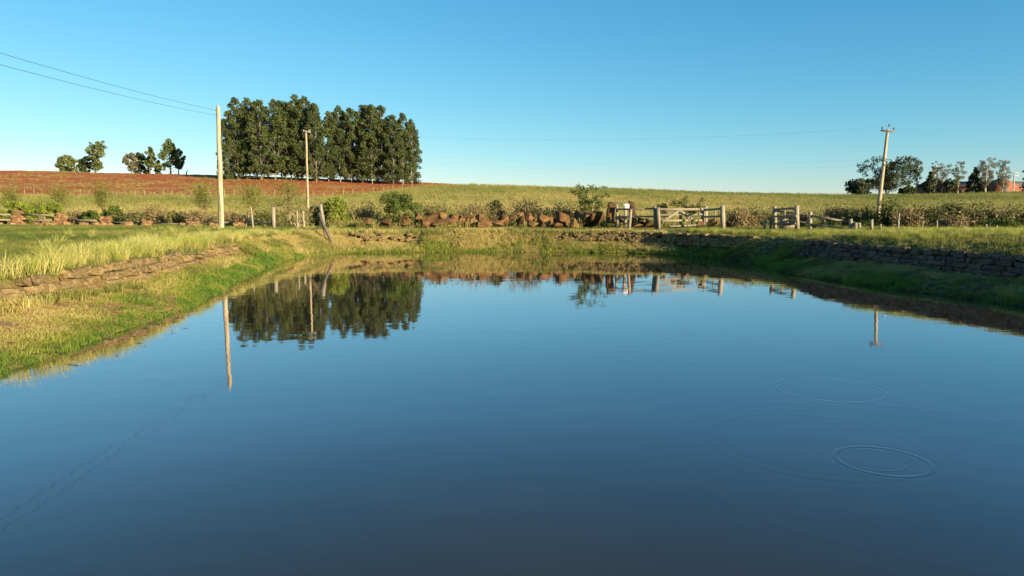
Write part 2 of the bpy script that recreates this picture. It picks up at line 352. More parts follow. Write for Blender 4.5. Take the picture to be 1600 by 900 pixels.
mead = lerp((.08, .10, .022), (.15, .15, .045), np.clip(nA, 0, 1))
field = lerp((.17, .155, .045), (.29, .22, .08), np.clip(nB, 0, 1))
rightness = np.clip(GP[:, 0] / np.maximum(GP[:, 1], 1) / .5, 0, 1) * np.clip((GP[:, 1] - 90) / 60, 0, 1)
field = field * (1 - rightness[:, None] * .5) + np.array([[.12, .13, .035]]) * rightness[:, None] * .5
cov = mead + (field - mead) * np.clip((GP[:, 1] - 50) / 10, 0, 1)[:, None]
bk = lerp((.12, .12, .025), (.30, .17, .07), np.clip(ds / 1.3 - .1 + .8 * (nA - .5), 0, 1))
bk = np.where((GP[:, 0] > 9)[:, None], bk * np.array([[.38, .42, .55]]), bk)  # right bank soil darkened and cooled: its shade is put into the colour
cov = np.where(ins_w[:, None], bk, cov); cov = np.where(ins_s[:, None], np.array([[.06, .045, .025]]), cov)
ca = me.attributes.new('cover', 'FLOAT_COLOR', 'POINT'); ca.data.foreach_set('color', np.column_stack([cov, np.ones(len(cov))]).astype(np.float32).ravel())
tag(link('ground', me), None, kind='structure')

# pond
wm = mesh_np('pond_water', np.array([(-14, -13, 0), (17, -13, 0), (17, 44, 0), (-14, 44, 0)], float), np.array([[0, 1, 2, 3]]), 'pond_water')
tag(link('pond_water', wm), None, kind='structure')

# ploughed field on the hill
FB = np.array([(-260, 103), (-83, 104), (-45, 106), (-29, 111), (-22.5, 138), (-17, 158), (-9.3, 175.5)], float)
fx = np.concatenate([np.arange(-240, -12, .9), [-12]]); fv = np.linspace(0, 1, 90)
y0 = np.interp(fx, FB[:, 0], FB[:, 1]); y0 = np.minimum(y0, 175.); FXg = np.broadcast_to(fx[None], (len(fv), len(fx)))
FYg = y0[None] + (180 - y0[None]) * fv[:, None]; FP = np.stack([FXg.ravel(), FYg.ravel()], 1)
FZ = terrain(FP) + .10 + .05 * np.sin((FP[:, 1] - .12 * FP[:, 0]) * 2 * math.pi / 1.1) + rng.normal(0, .035, len(FP))
ii = np.arange(len(fx) - 1)[None] + np.arange(len(fv) - 1)[:, None] * len(fx)
tag(link('ploughed_field', mesh_np('ploughed_field', np.column_stack([FP, FZ]), np.stack([ii, ii + 1, ii + len(fx) + 1, ii + len(fx)], -1).reshape(-1, 4), 'red_soil')), None, kind='structure')
def in_field(P): return (P[:, 1] > np.interp(P[:, 0], FB[:, 0], FB[:, 1])) & (P[:, 0] < -10)

# ------------------------------------------------------------------ stone walls round the pond
def stone_mesh(name, mat, seed, rough=.12, cuts=1):
    bm = bmesh.new(); bmesh.ops.create_cube(bm, size=1.0)
    bmesh.ops.subdivide_edges(bm, edges=bm.edges[:], cuts=cuts, use_grid_fill=True)
    r = random.Random(seed)
    for v in bm.verts:
        c = v.co.copy(); k = max(abs(c.x), abs(c.y), abs(c.z)); nn = c.normalized() * .62
        v.co = c.lerp(nn, .22) + type(c)((r.uniform(-1, 1) * rough, r.uniform(-1, 1) * rough, r.uniform(-1, 1) * rough))
    me = bpy.data.meshes.new(name); bm.to_mesh(me); bm.free(); me.materials.append(MATS[mat]); return me
LIGHT_ST = [stone_mesh('stone', 'sandstone', 10 + i) for i in range(9)]
DARK_ST = [stone_mesh('stone', 'dark_stone', 40 + i) for i in range(9)]
ORANGE_ST = [stone_mesh('stone', 'orange_stone', 80 + i) for i in range(6)]
def path_points(pts):
    pts = np.asarray(pts, float); sg = np.hypot(*np.diff(pts, axis=0).T); return pts, np.concatenate([[0], np.cumsum(sg)])
def retaining_wall(label, pts, stones, courses, hstone, lstone, skip=0., seed=0, lean=.06, cap=.0, sink=.0, over=None):
    r = random.Random(seed); pts, cum = path_points(pts); root = thing('retaining_wall', label, 'stone wall', (pts[0][0], pts[0][1], 0))
    cx, cy = np.mean(WALL, axis=0)
    for c in range(courses):
        s = r.uniform(0, lstone * .5)
        while s < cum[-1]:
            l = lstone * r.choice((.5, .7, 1., 1.2, 1.7)) * r.uniform(.85, 1.15)
            if r.random() > (skip if over is None or s < over else .62) * (1.4 if c == courses - 1 else .7):
                m_ = min(s + l / 2, cum[-1]); x = np.interp(m_, cum, pts[:, 0]); y = np.interp(m_, cum, pts[:, 1])
                x2 = np.interp(min(m_ + .3, cum[-1]), cum, pts[:, 0]); y2 = np.interp(min(m_ + .3, cum[-1]), cum, pts[:, 1])
                x1 = np.interp(max(m_ - .3, 0), cum, pts[:, 0]); y1 = np.interp(max(m_ - .3, 0), cum, pts[:, 1])
                ang = math.atan2(y2 - y1, x2 - x1)
                nxv, nyv = -math.sin(ang), math.cos(ang)
                if nxv * (cx - x) + nyv * (cy - y) < 0: nxv, nyv = -nxv, -nyv      # towards the pond
                ztop = tz(x - nxv * .3, y - nyv * .3)
                hh = hstone * r.uniform(.85, 1.15); z = ztop - sink - hstone * (courses - 1 - c) - hstone * .42 + (r.uniform(-.02, .06) if c == courses - 1 else 0)
                off = lean * (courses - 1 - c) + r.uniform(-.06, .05) + .05
                st = link('stone', r.choice(stones), root, (x + nxv * off - pts[0][0], y + nyv * off - pts[0][1], z), (r.uniform(-.08, .08), r.uniform(-.08, .08), ang + r.uniform(-.08, .08) + (math.pi if r.random() < .5 else 0)),
                          (l * .97, .34 * r.uniform(.7, 1.25), hh * 1.0))
            s += l
    return root
retaining_wall('low orange sandstone retaining wall along the grassy left bank', [(-9.95, 7), (-10.3, 14), (-10.1, 18.3), (-10.9, 23.5), (-12.1, 30), (-12.6, 36)], LIGHT_ST, 3, .18, .36, .08, 1, sink=.05, over=15)
retaining_wall('half buried orange stone wall behind the leaning plank', [(-11.6, 41.8), (-10.2, 42.5), (-5.2, 43.3)], LIGHT_ST, 3, .13, .27, .4, 2, sink=.1)
retaining_wall('overgrown sandstone wall at the far bank below the largest boulder', [(2.4, 42.9), (4, 42.6), (5.4, 42.2)], LIGHT_ST, 3, .13, .27, .3, 6, sink=.08)
retaining_wall('straight stone wall below the wooden gate at the far right corner', [(5.4, 42.3), (6.4, 41.9), (8.3, 40.9), (9.9, 39.0), (11.6, 36.4), (12.1, 35.4)], LIGHT_ST, 4, .15, .30, .04, 3)
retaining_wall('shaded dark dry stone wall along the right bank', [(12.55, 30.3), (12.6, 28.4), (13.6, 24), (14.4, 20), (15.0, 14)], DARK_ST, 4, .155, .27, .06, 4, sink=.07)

# ------------------------------------------------------------------ boulders behind the far bank
def boulder_mesh(seed, n_=14, flat=0.):
    r = np.random.default_rng(seed); P = r.normal(size=(n_, 3)); P /= (np.abs(P) ** 3.2).sum(1)[:, None] ** (1 / 3.2); P *= r.uniform(.82, 1.05, (n_, 1)) * .5
    bm = bmesh.new(); [bm.verts.new(p) for p in P]; res = bmesh.ops.convex_hull(bm, input=bm.verts)
    bmesh.ops.delete(bm, geom=[v for v in bm.verts if not v.link_faces], context='VERTS')
    bmesh.ops.bevel(bm, geom=bm.edges[:] , offset=.012, segments=1, affect='EDGES', profile=.6)
    me = bpy.data.meshes.new('boulder'); bm.to_mesh(me); bm.free(); me.materials.append(MATS['boulder']); return me
BOULDERS = [boulder_mesh(100 + i) for i in range(10)]
def boulder(px, py, wpx, hpx, D, label, tilt=0., name='boulder', group='boulders in the row behind the far bank', dep=1.0, mesh=None, mat=None):
    x, y, z = at(px, py, D); sx = 1.05 * wpx * D / FPX; sz = 1.08 * hpx * D / FPX
    o = link(name, mesh or BOULDERS[int(px * 7 + py) % len(BOULDERS)], None, (x, y, z), (rng.uniform(-.15, .15), tilt, rng.uniform(-.5, .5)), (sx * 1.12, max(sx, sz) * .8 * dep, sz * 1.15))
    return tag(o, label, 'rock', group)
BL = [(577, 346, 20, 9, 0, 'small brown rock between the bright and the dark green bush'), (603, 347, 18, 9, 0, 'small brown rock at the left foot of the dark green bush'),
 (632, 345, 26, 11, 0, 'low brown rock at the right foot of the dark green bush'), (651, 340, 26, 15, .1, 'rounded boulder at the left end of the long rock row'),
 (662, 349, 16, 10, 0, 'small block in front of the rock row, near its left end'), (675, 344, 26, 15, -.5, 'tilted slab boulder leaning right under the pointed dark rock'),
 (682, 333, 12, 17, .5, 'pointed dark rock standing highest at the left of the rock row'), (692, 338, 16, 12, .2, 'squarish boulder just right of the pointed dark rock'),
 (699, 347, 44, 12, 0, 'long low brown slab along the front of the rock row'), (709, 339, 18, 10, .1, 'medium block above the long low slab'),
 (719, 344, 20, 14, 0, 'upright block at the right end of the long low slab'), (729, 341, 26, 9, 0, 'flat slab on top right of the long low slab'),
 (737, 347, 22, 9, 0, 'low rock under the flat slab at the middle of the row'), (752, 341, 26, 13, -.25, 'yellowish orange tilted boulder at the middle of the rock row'),
 (760, 349, 30, 9, 0, 'low broad rock in the grass below the yellowish boulder'), (769, 343, 24, 6, -.35, 'thin tilted slab right of the yellowish boulder'),
 (785, 342, 20, 15, .6, 'steep slab boulder leaning left beside a dark hollow'), (777, 349, 20, 8, 0, 'small rock at the foot of the steep leaning slab'),
 (800, 341, 9, 9, 0, 'small dark stone in the hollow of the rock row'), (815, 345, 17, 13, -.4, 'tilted brown block just right of the dark hollow'),
 (813, 337, 12, 9, 0, 'small dark rock on top of the tilted brown block'), (828, 339, 18, 11, 0, 'block set back in the row above a low rounded rock'),
 (829, 350, 22, 9, 0, 'low rounded rock in front of the row, left of the orange stone'), (846, 341, 26, 13, .2, 'large reddish boulder slanting right above dark gaps'),
 (848, 351, 10, 8, 0, 'small block wedged under the slanting reddish boulder'), (863, 345, 12, 11, 0, 'round orange stone between two large boulders'),
 (868, 351, 22, 7, 0, 'low rock under the round orange stone'), (880, 342, 26, 18, .45, 'big tilted boulder left of the largest boulder pair'),
 (907, 338, 30, 16, 0, 'flat topped boulder behind the largest boulder'), (920, 344, 46, 22, -.15, 'largest brown boulder of the row, below the sparse small tree'),
 (898, 349, 16, 12, 0, 'squat block at the left foot of the largest boulder'), (945, 350, 14, 8, 0, 'small rock right of the largest boulder'),
 (957, 343, 14, 10, .4, 'dark split rock at the foot of the left upright slab'), (971, 346, 32, 14, .35, 'tilted boulder between the upright slabs and the front post'),
 (968, 353, 14, 8, 0, 'small block in the grass left of the front post'), (1000, 347, 26, 14, -.2, 'boulder just right of the front post under the rails'),
 (1011, 350, 22, 14, .2, 'yellowish boulder beside the left gate post'), (994, 353, 22, 7, 0, 'low flat rock in front of the boulder by the gate'),
 (1095, 351, 14, 10, 0, 'small shaded rock behind the gate under the double post'), (1113, 349, 24, 14, 0, 'dark shaded boulder seen through the gate wing'),
 (1134, 353, 12, 11, 0, 'orange stone at the right foot of the gate corner post'), (1141, 353, 9, 9, 0, 'small orange stone just right of the one by the gate corner post')]
for (px, py, wp, hp, tl, lb) in BL:
    boulder(px, py, wp, hp, 47 + (1.3 if py < 341 else 0) - (1. if py > 348 else 0), lb, tl)
def slab(name, label, base, top, D, wd, th, rz):
    a = np.array(at(*base, D)); b_ = np.array(at(*top, D)); mb = MB(); k = 5
    for i in range(k): pass
    d = b_ - a; V = []; ks = 5
    for i in range(ks):
        f = i / (ks - 1); p = d * f; ww = wd * (1 - .22 * f) * (1 + rng.normal(0, .04)); tt = th * (1 - .1 * f)
        for j, (sx, sy) in enumerate(((-1, -1), (0, -1.1), (1, -1), (1, 1), (0, 1.1), (-1, 1))):
            x_ = sx * ww / 2; y_ = sy * tt / 2 + rng.normal(0, .015)
            V.append((p[0] + x_ * math.cos(rz) - y_ * math.sin(rz), p[1] + x_ * math.sin(rz) + y_ * math.cos(rz), p[2] + (rng.normal(0, .05) if i == ks - 1 else 0)))
    Q = [(i * 6 + j, i * 6 + (j + 1) % 6, i * 6 + 6 + (j + 1) % 6, i * 6 + 6 + j) for i in range(ks - 1) for j in range(6)]
    Q += [(24, 25, 26, 27), (27, 28, 29, 24)]
    mb.add(V, Q); o = link(name, mb.mesh(name, 'boulder'), None, tuple(a)); return tag(o, label, 'stone slab', 'upright stone slabs by the gate')
slab('standing_stone', 'tall upright brown stone slab left of the white plate', (952, 349), (956, 317), 46.2, .52, .22, .35)
slab('standing_stone', 'leaning upright yellowish stone slab behind the white plate', (990, 349), (986, 316), 46.5, .42, .3, -.45)

# ------------------------------------------------------------------ poles, posts, gates, fences
def ground_z(x, y): return tz(x, y)
def post_between(base_px, top_px, D, wd, mat='weathered_wood', jit=.01, square=True, seg=7, sink=.12):
    a = np.array(at(*base_px, D)); a[2] = tz(a[0], a[1]) - sink; b_ = np.array(at(*top_px, D)); return a, b_
def single_post(label, base, top, D, wd, name='fence_post', mat='weathered_wood', group=None, square=True, crook=.0):
    a, b_ = post_between(base, top, D, wd); mb = MB()
    if square: mb.beam(b_ * 0, b_ - a, wd, wd * 1.05, .004, up=(0, 1, 0))
    else:
        k = 7; P = np.linspace(0, 1, k)[:, None] * (b_ - a)[None] + rng.normal(0, crook, (k, 3)) * np.array([1, 1, 0]); P[0] = 0
        mb.tube(P, wd / 2 * np.linspace(1.1, .85, k), 7)
    return tag(link(name, mb.mesh(name, mat), None, tuple(a)), label, 'post', group)
def part(root, name, mat, fn, label=None):
    mb = MB(); fn(mb); V0 = np.array(root.location); mb.V = [v - V0 for v in mb.V]
    o = link(name, mb.mesh(name, mat), root)
    if label: o['label'] = label
    return o

# utility poles
def utility_pole(label, base, top, D, r0, r1, mat, arms=(), crook=.03, seg=10):
    a, b_ = post_between(base, top, D, 0, sink=.3); root = thing('utility_pole', label, 'utility pole', tuple(a), 'utility poles')
    k = 14; f = np.linspace(0, 1, k); P = a + f[:, None] * (b_ - a); P[1:-1, :2] += np.cumsum(rng.normal(0, crook, (k - 2, 2)), 0) * .35 * np.sin(f[1:-1] * math.pi)[:, None]
    part(root, 'shaft', mat, lambda mb: mb.tube(P, r0 + (r1 - r0) * f, seg))
    return root, a, b_
poleA, A0, A1 = utility_pole('tall pale bare wooden pole nearest the left meadow', (346, 356), (341, 166), 44.5, .17, .115, 'pole_wood')
for q, zz in ((0, -.25), (1, -.55)):
    part(poleA, 'insulator', 'white_paint', lambda mb: mb.tube([A1 + (-.1, -.06, zz - .05), A1 + (-.14, -.06, zz), A1 + (-.1, -.06, zz + .06)], .035, 6))
part(poleA, 'drain_split', 'dark_wood', lambda mb: mb.beam(A0 + (.06, -.15, .6), A0 + (.04, -.155, 2.4), .012, .03))
poleB, B0, B1 = utility_pole('slender wooden pole with short crossarm in front of the eucalyptus grove', (481, 309), (478, 204), 78, .13, .10, 'pole_wood')
part(poleB, 'crossarm', 'weathered_wood', lambda mb: mb.beam(B1 + (-.28, -.12, -.15), B1 + (.55, -.12, -.15), .12, .14))
for dx in (-.2, .45): part(poleB, 'insulator', 'white_paint', lambda mb: mb.tube([B1 + (dx, -.12, -.08), B1 + (dx, -.12, .08)], [.05, .035], 6))
poleC, C0, C1 = utility_pole('leaning wooden pole with crossarm and three insulators beyond the right fence', (1370, 347), (1387, 202), 64, .19, .12, 'pole_wood', crook=.02)
part(poleC, 'crossarm', 'dark_wood', lambda mb: mb.beam(C1 + (-.66, -.14, -.12), C1 + (.52, -.14, -.2), .11, .13))
for dx, zz in ((-.56, 0), (.03, .22), (.45, -.06)):
    ins = part(poleC, 'insulator', 'iron', lambda mb: mb.tube([C1 + (dx, -.14, zz - .08), C1 + (dx, -.14, zz + .02), C1 + (dx, -.14, zz + .05), C1 + (dx + .02, -.14, zz + .16), C1 + (dx, -.14, zz + .19)], [.02, .02, .06, .065, .03], 7))
part(poleC, 'bracket', 'iron', lambda mb: mb.beam(at(1381, 248, 63.7), at(1393, 250, 63.7), .05, .05))
part(poleC, 'bracket', 'iron', lambda mb: mb.beam(at(1379, 257, 63.7), at(1390, 258, 63.7), .05, .05))
part(poleC, 'shackle', 'white_paint', lambda mb: mb.tube([at(1394, 249.5, 63.6), at(1396, 251.5, 63.6)], .07, 6))
poleD, D0, D1 = utility_pole('small far pole with two crossarms beside the red building', (1583, 303), (1585, 270), 177, .16, .13, 'concrete')
for zz in (-.05, -.75): part(poleD, 'crossarm', 'concrete', lambda mb: mb.beam(D1 + (-1.0, -.2, zz), D1 + (1.0, -.2, zz), .14, .14))
def wire(label, a, b_, sag, rad=.012, k=40):
    a = np.asarray(a, float); b_ = np.asarray(b_, float); f = np.linspace(0, 1, k)
    P = a + f[:, None] * (b_ - a); P[:, 2] -= 4 * sag * f * (1 - f); mb = MB(); mb.tube(P - a, rad, 4)
    return tag(link('power_wire', mb.mesh('power_wire', 'iron'), None, tuple(a)), label, 'wire', 'overhead wires')
wire('upper dark wire sagging from the bare left pole to the left picture edge', A1 + (-.1, -.06, -.25), (-11.3, -4, 6.0), .44, .0065)
wire('lower dark wire sagging from the bare left pole to the left picture edge', A1 + (-.1, -.06, -.55), (-11.6, -4, 5.7), .44, .0065)
wire('upper wire running back from the bare left pole to the grove pole', A1 + (.1, .06, -.5), B1 + (-.2, -.12, .05), 1.0, .0035)
wire('lower wire running back from the bare left pole to the grove pole', A1 + (.1, .06, -.8), B1 + (-.05, -.1, -.3), 1.0, .0035)
wire('upper faint wire from the grove pole crossarm to the leaning right pole', B1 + (.45, -.12, .05), C1 + (-.56, -.14, .1), 1.0, .0022)
wire('second faint wire from the grove pole crossarm to the top of the leaning right pole', B1 + (-.2, -.12, .05), C1 + (.03, -.14, .3), 1.2, .0022)
wire('third faint wire from halfway down the grove pole to the leaning right pole', B1 + (.1, 0, -1.4), at(1379, 248, 64), 1.2, .0022)
wire('lowest faint wire from halfway down the grove pole to the leaning right pole', B1 + (.1, 0, -2.2), at(1378, 257, 64), 1.2, .0022)
wire('wire from the leaning pole crossarm to the right picture edge', C1 + (.45, -.14, .05), np.array(at(1760, 222, 60)), .6, .0022)
wire('lower wire from the leaning pole bracket to the far pole with two crossarms', at(1394, 250, 63.7), D1 + (-.8, -.2, 0), 1.0, .0035)
wire('upper faint wire from the grove pole across the sky to the left picture edge', B1 + (-.2, -.12, .1), at(-150, 207, 82), .7, .0022)
wire('lower faint wire from the grove pole across the sky to the left picture edge', B1 + (-.2, -.12, -.35), at(-150, 214, 82), .7, .0022)

# single posts on the left and by the water
single_post('slim wooden post just right of the bare tall pole', (396, 357), (392, 323), 44.8, .11, square=False, crook=.01)
single_post('split wooden post in two halves, second right of the tall pole', (428, 357), (427, 324), 44.2, .19)
single_post('slim wooden post in front of the twiggy stump bush', (465, 357), (464, 329), 44, .12, square=False, crook=.01)
single_post('thick short post at the right of the twiggy stump bush', (475, 350), (473, 330), 47, .17, square=False, crook=.02)
single_post('thin crooked stake beside the first slim post', (384, 357), (389, 327), 45.2, .06, square=False, crook=.03)
single_post('pale square post standing at the pond edge behind the leaning plank', (508, 366), (501, 319), 43.0, .17)
pl = MB(); pa = np.array(at(526, 391, 40.6)); pb = np.array(at(497, 333, 41.5)); pl.beam(pa * 0, pb - pa, .16, .07, .01, up=(0, 1, 0))
pk = tag(link('leaning_plank', pl.mesh('leaning_plank', 'dark_wood'), None, tuple(pa)), 'brown plank leaning against the pale post down to the water', 'plank')
pts = [np.array(at(x_, y_, 41.6)) for x_, y_ in ((505, 347), (506, 362), (509, 372), (510, 379), (516, 384), (523, 389))]
ro = MB(); ro.tube(np.array(pts) - pts[0], .03, 5); tag(link('rope', ro.mesh('rope', 'debris'), None, tuple(pts[0])), 'dark rope hanging from the pale post to the water edge', 'rope')

# gate group
def fence_thing(name, label, cat, D0_, posts, rails, mat='weathered_wood'):
    p0 = posts[0]; a = np.array(at(*p0[0], p0[2])); root = thing(name, label, cat, (a[0], a[1], tz(a[0], a[1])))
    for (bp_, tp_, D, wd) in posts:
        a, b_ = post_between(bp_, tp_, D, wd)
        part(root, 'post', mat, lambda mb: mb.beam(a, b_, wd, wd, .004, up=(0, 1, 0)))
    for rl in rails:
        (pa_, Da), (pb_, Db), ht = rl[:3]
        part(root, rl[3] if len(rl) > 3 else 'rail', mat, lambda mb: mb.beam(at(*pa_, Da), at(*pb_, Db), .05, ht, .006))
    return root
fence_thing('rail_fence', 'short weathered rail fence between the upright slabs and the gate', 'fence', 44,
  [((965, 356), (964, 319), 45.2, .14), ((982, 368), (986, 327), 42.4, .15), ((977, 356), (977, 320), 45.6, .18)],
  [((((963, 327), 45.0)), ((1027, 326), 43.9), .10), (((964, 339), 45.0), ((1026, 338), 43.9), .10)])
sg = thing('sign_plate', 'white square plate with dark marks on a post by the gate', 'sign', at(978, 323, 45.4))
def plate(mb):
    c = np.array(at(978.2, 323, 45.4)); mb.beam(c + (-.2, 0, 0), c + (.2, 0, 0), .025, .36, 0)
part(sg, 'plate', 'white_paint', plate)
for k, (dx, dz, wd, ht) in enumerate([(-.06, .09, .09, .022), (-.02, .055, .022, .07), (-.06, .02, .09, .022), (-.1, -.02, .022, .07), (-.05, -.065, .11, .022), (.06, .03, .024, .12), (.10, .09, .07, .022), (.13, .02, .022, .14), (.09, -.06, .08, .022)]):
    def mk(mb, dx=dx, dz=dz, wd=wd, ht=ht):
        c = np.array(at(978.2, 323, 45.4)) + (dx, -.016, dz); mb.beam(c + (-wd / 2, 0, 0), c + (wd / 2, 0, 0), .006, ht, 0)
    part(sg, 'mark', 'iron', mk)
g = fence_thing('wooden_gate', 'wide wooden bar gate with diagonal braces between the double posts', 'gate', 43.6,
  [((1025, 358), (1023, 322), 43.9, .18), ((1030, 358), (1028, 324), 43.6, .20), ((1064, 355), (1063, 327), 46.5, .16), ((1098, 356), (1097, 326), 46.2, .16), ((1103, 356), (1103, 322), 46.0, .18)],
  [(((1030, 327), 43.5), ((1100, 327), 45.8), .13), (((1031, 336), 43.6), ((1097, 335), 45.9), .11), (((1034, 345), 43.7), ((1097, 344), 45.9), .11), (((1046, 353.5), 44.2), ((1090, 351.5), 45.8), .09),
   (((1035, 347), 43.65), ((1061, 329), 44.5), .12, 'brace'), (((1062, 329), 44.5), ((1082, 342), 45.2), .11, 'brace'), (((1068, 336), 44.7), ((1067, 331), 44.7), .14, 'brace')])
part(g, 'latch', 'iron', lambda mb: mb.beam(at(1066, 335, 44.5), at(1069, 335, 44.5), .06, .09))
fence_thing('rail_fence', 'shaded three rail wing running back from the corner post right of the gate', 'fence', 43,
  [((1130, 359), (1129, 321), 43.2, .22), ((1100.5, 357), (1100.5, 324), 45.4, .08)],
  [(((1128, 326), 43.2), ((1101, 328), 45.4), .13), (((1128, 338), 43.2), ((1097, 339), 45.4), .12), (((1117, 327), 44.0), ((1117, 346), 44.0), .06, 'stake')])
fence_thing('rail_fence', 'dark three board wing of the right hand stock fence', 'fence', 42,
  [((1246, 359), (1245, 321), 41.6, .20), ((1211, 358), (1210, 322), 44.0, .19)],
  [(((1244, 325.5), 41.5), ((1208, 327.5), 43.9), .12), (((1244, 338), 41.5), ((1207, 338.5), 43.9), .12), (((1243, 349.5), 41.5), ((1207, 350), 43.9), .11), (((1226, 323), 42.8), ((1226, 342), 42.8), .07, 'stake')])
fence_thing('rail_fence', 'sunlit post and rail fence sloping down to the right of the stock wing', 'fence', 41,
  [((1266, 358), (1266, 331), 41.4, .16), ((1329, 361), (1329, 342), 40.2, .17), ((1337, 362), (1337, 348), 40.0, .16), ((1343, 362), (1343, 350), 40.3, .12), ((1362, 362), (1362, 343), 39.6, .12), ((1376, 362), (1376, 350), 39.4, .08)],
  [(((1213, 329.5), 43.9), ((1262, 336.5), 41.6), .11), (((1215, 341.5), 43.8), ((1262, 349), 41.6), .10), (((1268, 337.5), 41.3), ((1324, 346), 40.4), .12), (((1268, 350.5), 41.3), ((1324, 358), 40.4), .11),
   (((1329, 347), 40.2), ((1345, 349.5), 40.1), .08), (((1336, 357), 40.0), ((1362, 357.5), 39.6), .08), (((1218, 346), 43.2), ((1232, 344.5), 43.0), .2, 'board'), (((1217, 356), 43.2), ((1243, 353), 42.9), .14, 'board')])
single_post('short stump post left of the right stock fence', (1195, 358), (1194.5, 344), 43.2, .13)
single_post('second short stump post touching the right stock fence', (1204, 356), (1204, 343), 44.2, .13)
for (bx, by, tx, ty, D, wd, lb) in [(1402, 361, 1405, 334, 40, .13, 'rough leaning reddish post right of the leaning utility pole'), (1396, 364, 1396, 354, 38.5, .08, 'short pale stake in the grass below the rough reddish post'),
  (1425, 366, 1425, 356, 37.8, .08, 'short pale stake between the reddish post and the slanting post'), (1438, 367, 1443, 345, 38.5, .09, 'slanting thin post right of the second pale stake'),
  (1463, 364, 1464, 344, 39, .11, 'upright weathered post in the middle of the right wire fence'), (1465, 369, 1465, 360, 37, .10, 'short white stake in front of the right wire fence'),
  (1506, 368, 1511, 352, 38, .10, 'slanting post in the brush right of the white stake'), (1541, 369, 1540, 351, 38, .15, 'thick rough stump post in the brush at the right'),
  (1552, 372, 1558, 352, 37, .10, 'slanting pale post near the right picture edge'), (1568, 373, 1568, 366, 36.5, .09, 'short pale stake right of the slanting post near the picture edge')]:
    single_post(lb, (bx, by), (tx, ty), D, wd, square=False, crook=.012, group='posts of the right wire fence')

# left fence of stone pillars and rails
root = thing('pillar_fence', 'low fence of stacked sandstone pillars with pale rails behind the left meadow', 'fence', (-38, 55, 1.4))
PIL = [(28, 331, 349, 55), (95, 332, 352, 54), (165, 340, 355, 53), (228, 345, 354, 52.5), (304, 347, 354, 52), (374, 341, 354, 51)]
r = random.Random(5)
for (px, ty, by, D) in PIL:
    x, y, zt = at(px, ty, D); zb = tz(x, y) - .05; H = zt - zb; base = MB()
    base.beam(np.array((x, y, zb - .1)) - np.array(root.location), np.array((x, y, zb + .12)) - np.array(root.location), .7, .5, 0, up=(0, 1, 0))
    p = link('pillar', base.mesh('pillar', 'orange_stone'), root); zc_ = 0; c = 0
    while zc_ < H - .08:
        hh = r.uniform(.16, .26); f = zc_ / H; wd = .72 - .12 * f
        for sx in ((-1, 1) if f < .75 else (0,)):
            link('stone', r.choice(ORANGE_ST), p, (x + sx * wd * .27 + r.uniform(-.05, .05) - root.location.x, y + r.uniform(-.04, .04) - root.location.y, zb + zc_ + hh / 2 - root.location.z), (r.uniform(-.1, .1), r.uniform(-.12, .12), r.uniform(-.2, .2)), (wd * (.62 if sx else .8) * r.uniform(.85, 1.15), .5, hh * 1.12))
        zc_ += hh
    for k in range(5):
        xx = x + r.uniform(-1.6, 1.6); yy = y - r.uniform(-.1, .5)
        link('stone', r.choice(ORANGE_ST), root, (xx - root.location.x, yy - root.location.y, tz(xx, yy) + .08 - root.location.z), (r.uniform(-.4, .4), r.uniform(-.4, .4), r.uniform(0, 3)), (r.uniform(.3, .55), r.uniform(.3, .4), r.uniform(.18, .3)))
RL = [((-60, 334), 56, (24, 335.5), 55, .14), ((-60, 344), 56, (24, 343.5), 55, .12), ((31, 335.5), 55, (91, 337), 54, .14), ((31, 344), 55, (91, 344), 54, .1), ((106, 343.5), 54, (160, 345.5), 53, .13), ((170, 347), 53, (224, 348.5), 52.5, .09),
      ((240, 349), 52.5, (300, 350), 52, .08), ((322, 347.5), 52, (371, 347.5), 51, .11), ((378, 346), 51, (434, 347.5), 50, .11)]
for (a_, Da, b2, Db, ht) in RL: part(root, 'rail', 'weathered_wood', lambda mb: mb.beam(at(*a_, Da), at(*b2, Db), .1, ht, .015))

# far fence posts under the ploughed field: tiny, all alike
pm = MB(); pm.beam((0, 0, -.2), (0, 0, 1.2), .085, .085, 0, up=(0, 1, 0)); pmesh = pm.mesh('field_post', 'weathered_wood')
def ordinal(k):
    if k < 20: return ORD[k]
    t = {2: ('twenty', 'twentieth'), 3: ('thirty', 'thirtieth'), 4: ('forty', 'fortieth')}[(k + 1) // 10]; u_ = (k + 1) % 10
    return t[0] + ' ' + ORD[u_ - 1] if u_ else t[1]
for ip, px in enumerate(list(np.arange(8, 330, 14.5)) + list(np.arange(350, 720, 15.5))):
    u = (px - 800) / (FPX * 1.01); best = None
    for D in np.arange(95, 175, 1.):
        if best is None and D > np.interp(u * D, FB[:, 0], FB[:, 1]) - 1.5: best = D
    D = best or 174; x = u * D; o = link('field_post', pmesh, None, (x, D, tz(x, D)), (rng.normal(0, .06), rng.normal(0, .08), rng.uniform(0, 3)), (1, 1, rng.uniform(.75, 1.15)))
    tag(o, f'small pale post below the red ploughed field, {ordinal(ip)} from the left', 'post', 'fence posts below the ploughed field')
rf = thing('far_rail_fence', 'thin pale rail fence on the skyline left of the big right tree', 'fence', (at(1250, 306, 176)[0], 176, 0))
for px in np.arange(1250, 1340, 9):
    x, y, z = at(px, 303.5, 176); part(rf, 'post', 'concrete', lambda mb: mb.beam((x, y, tz(x, y) - .2), (x, y, z), .14, .14, 0, up=(0, 1, 0)))
part(rf, 'rail', 'concrete', lambda mb: mb.beam(at(1250, 304.6, 176), at(1337, 304.2, 176), .12, .14))

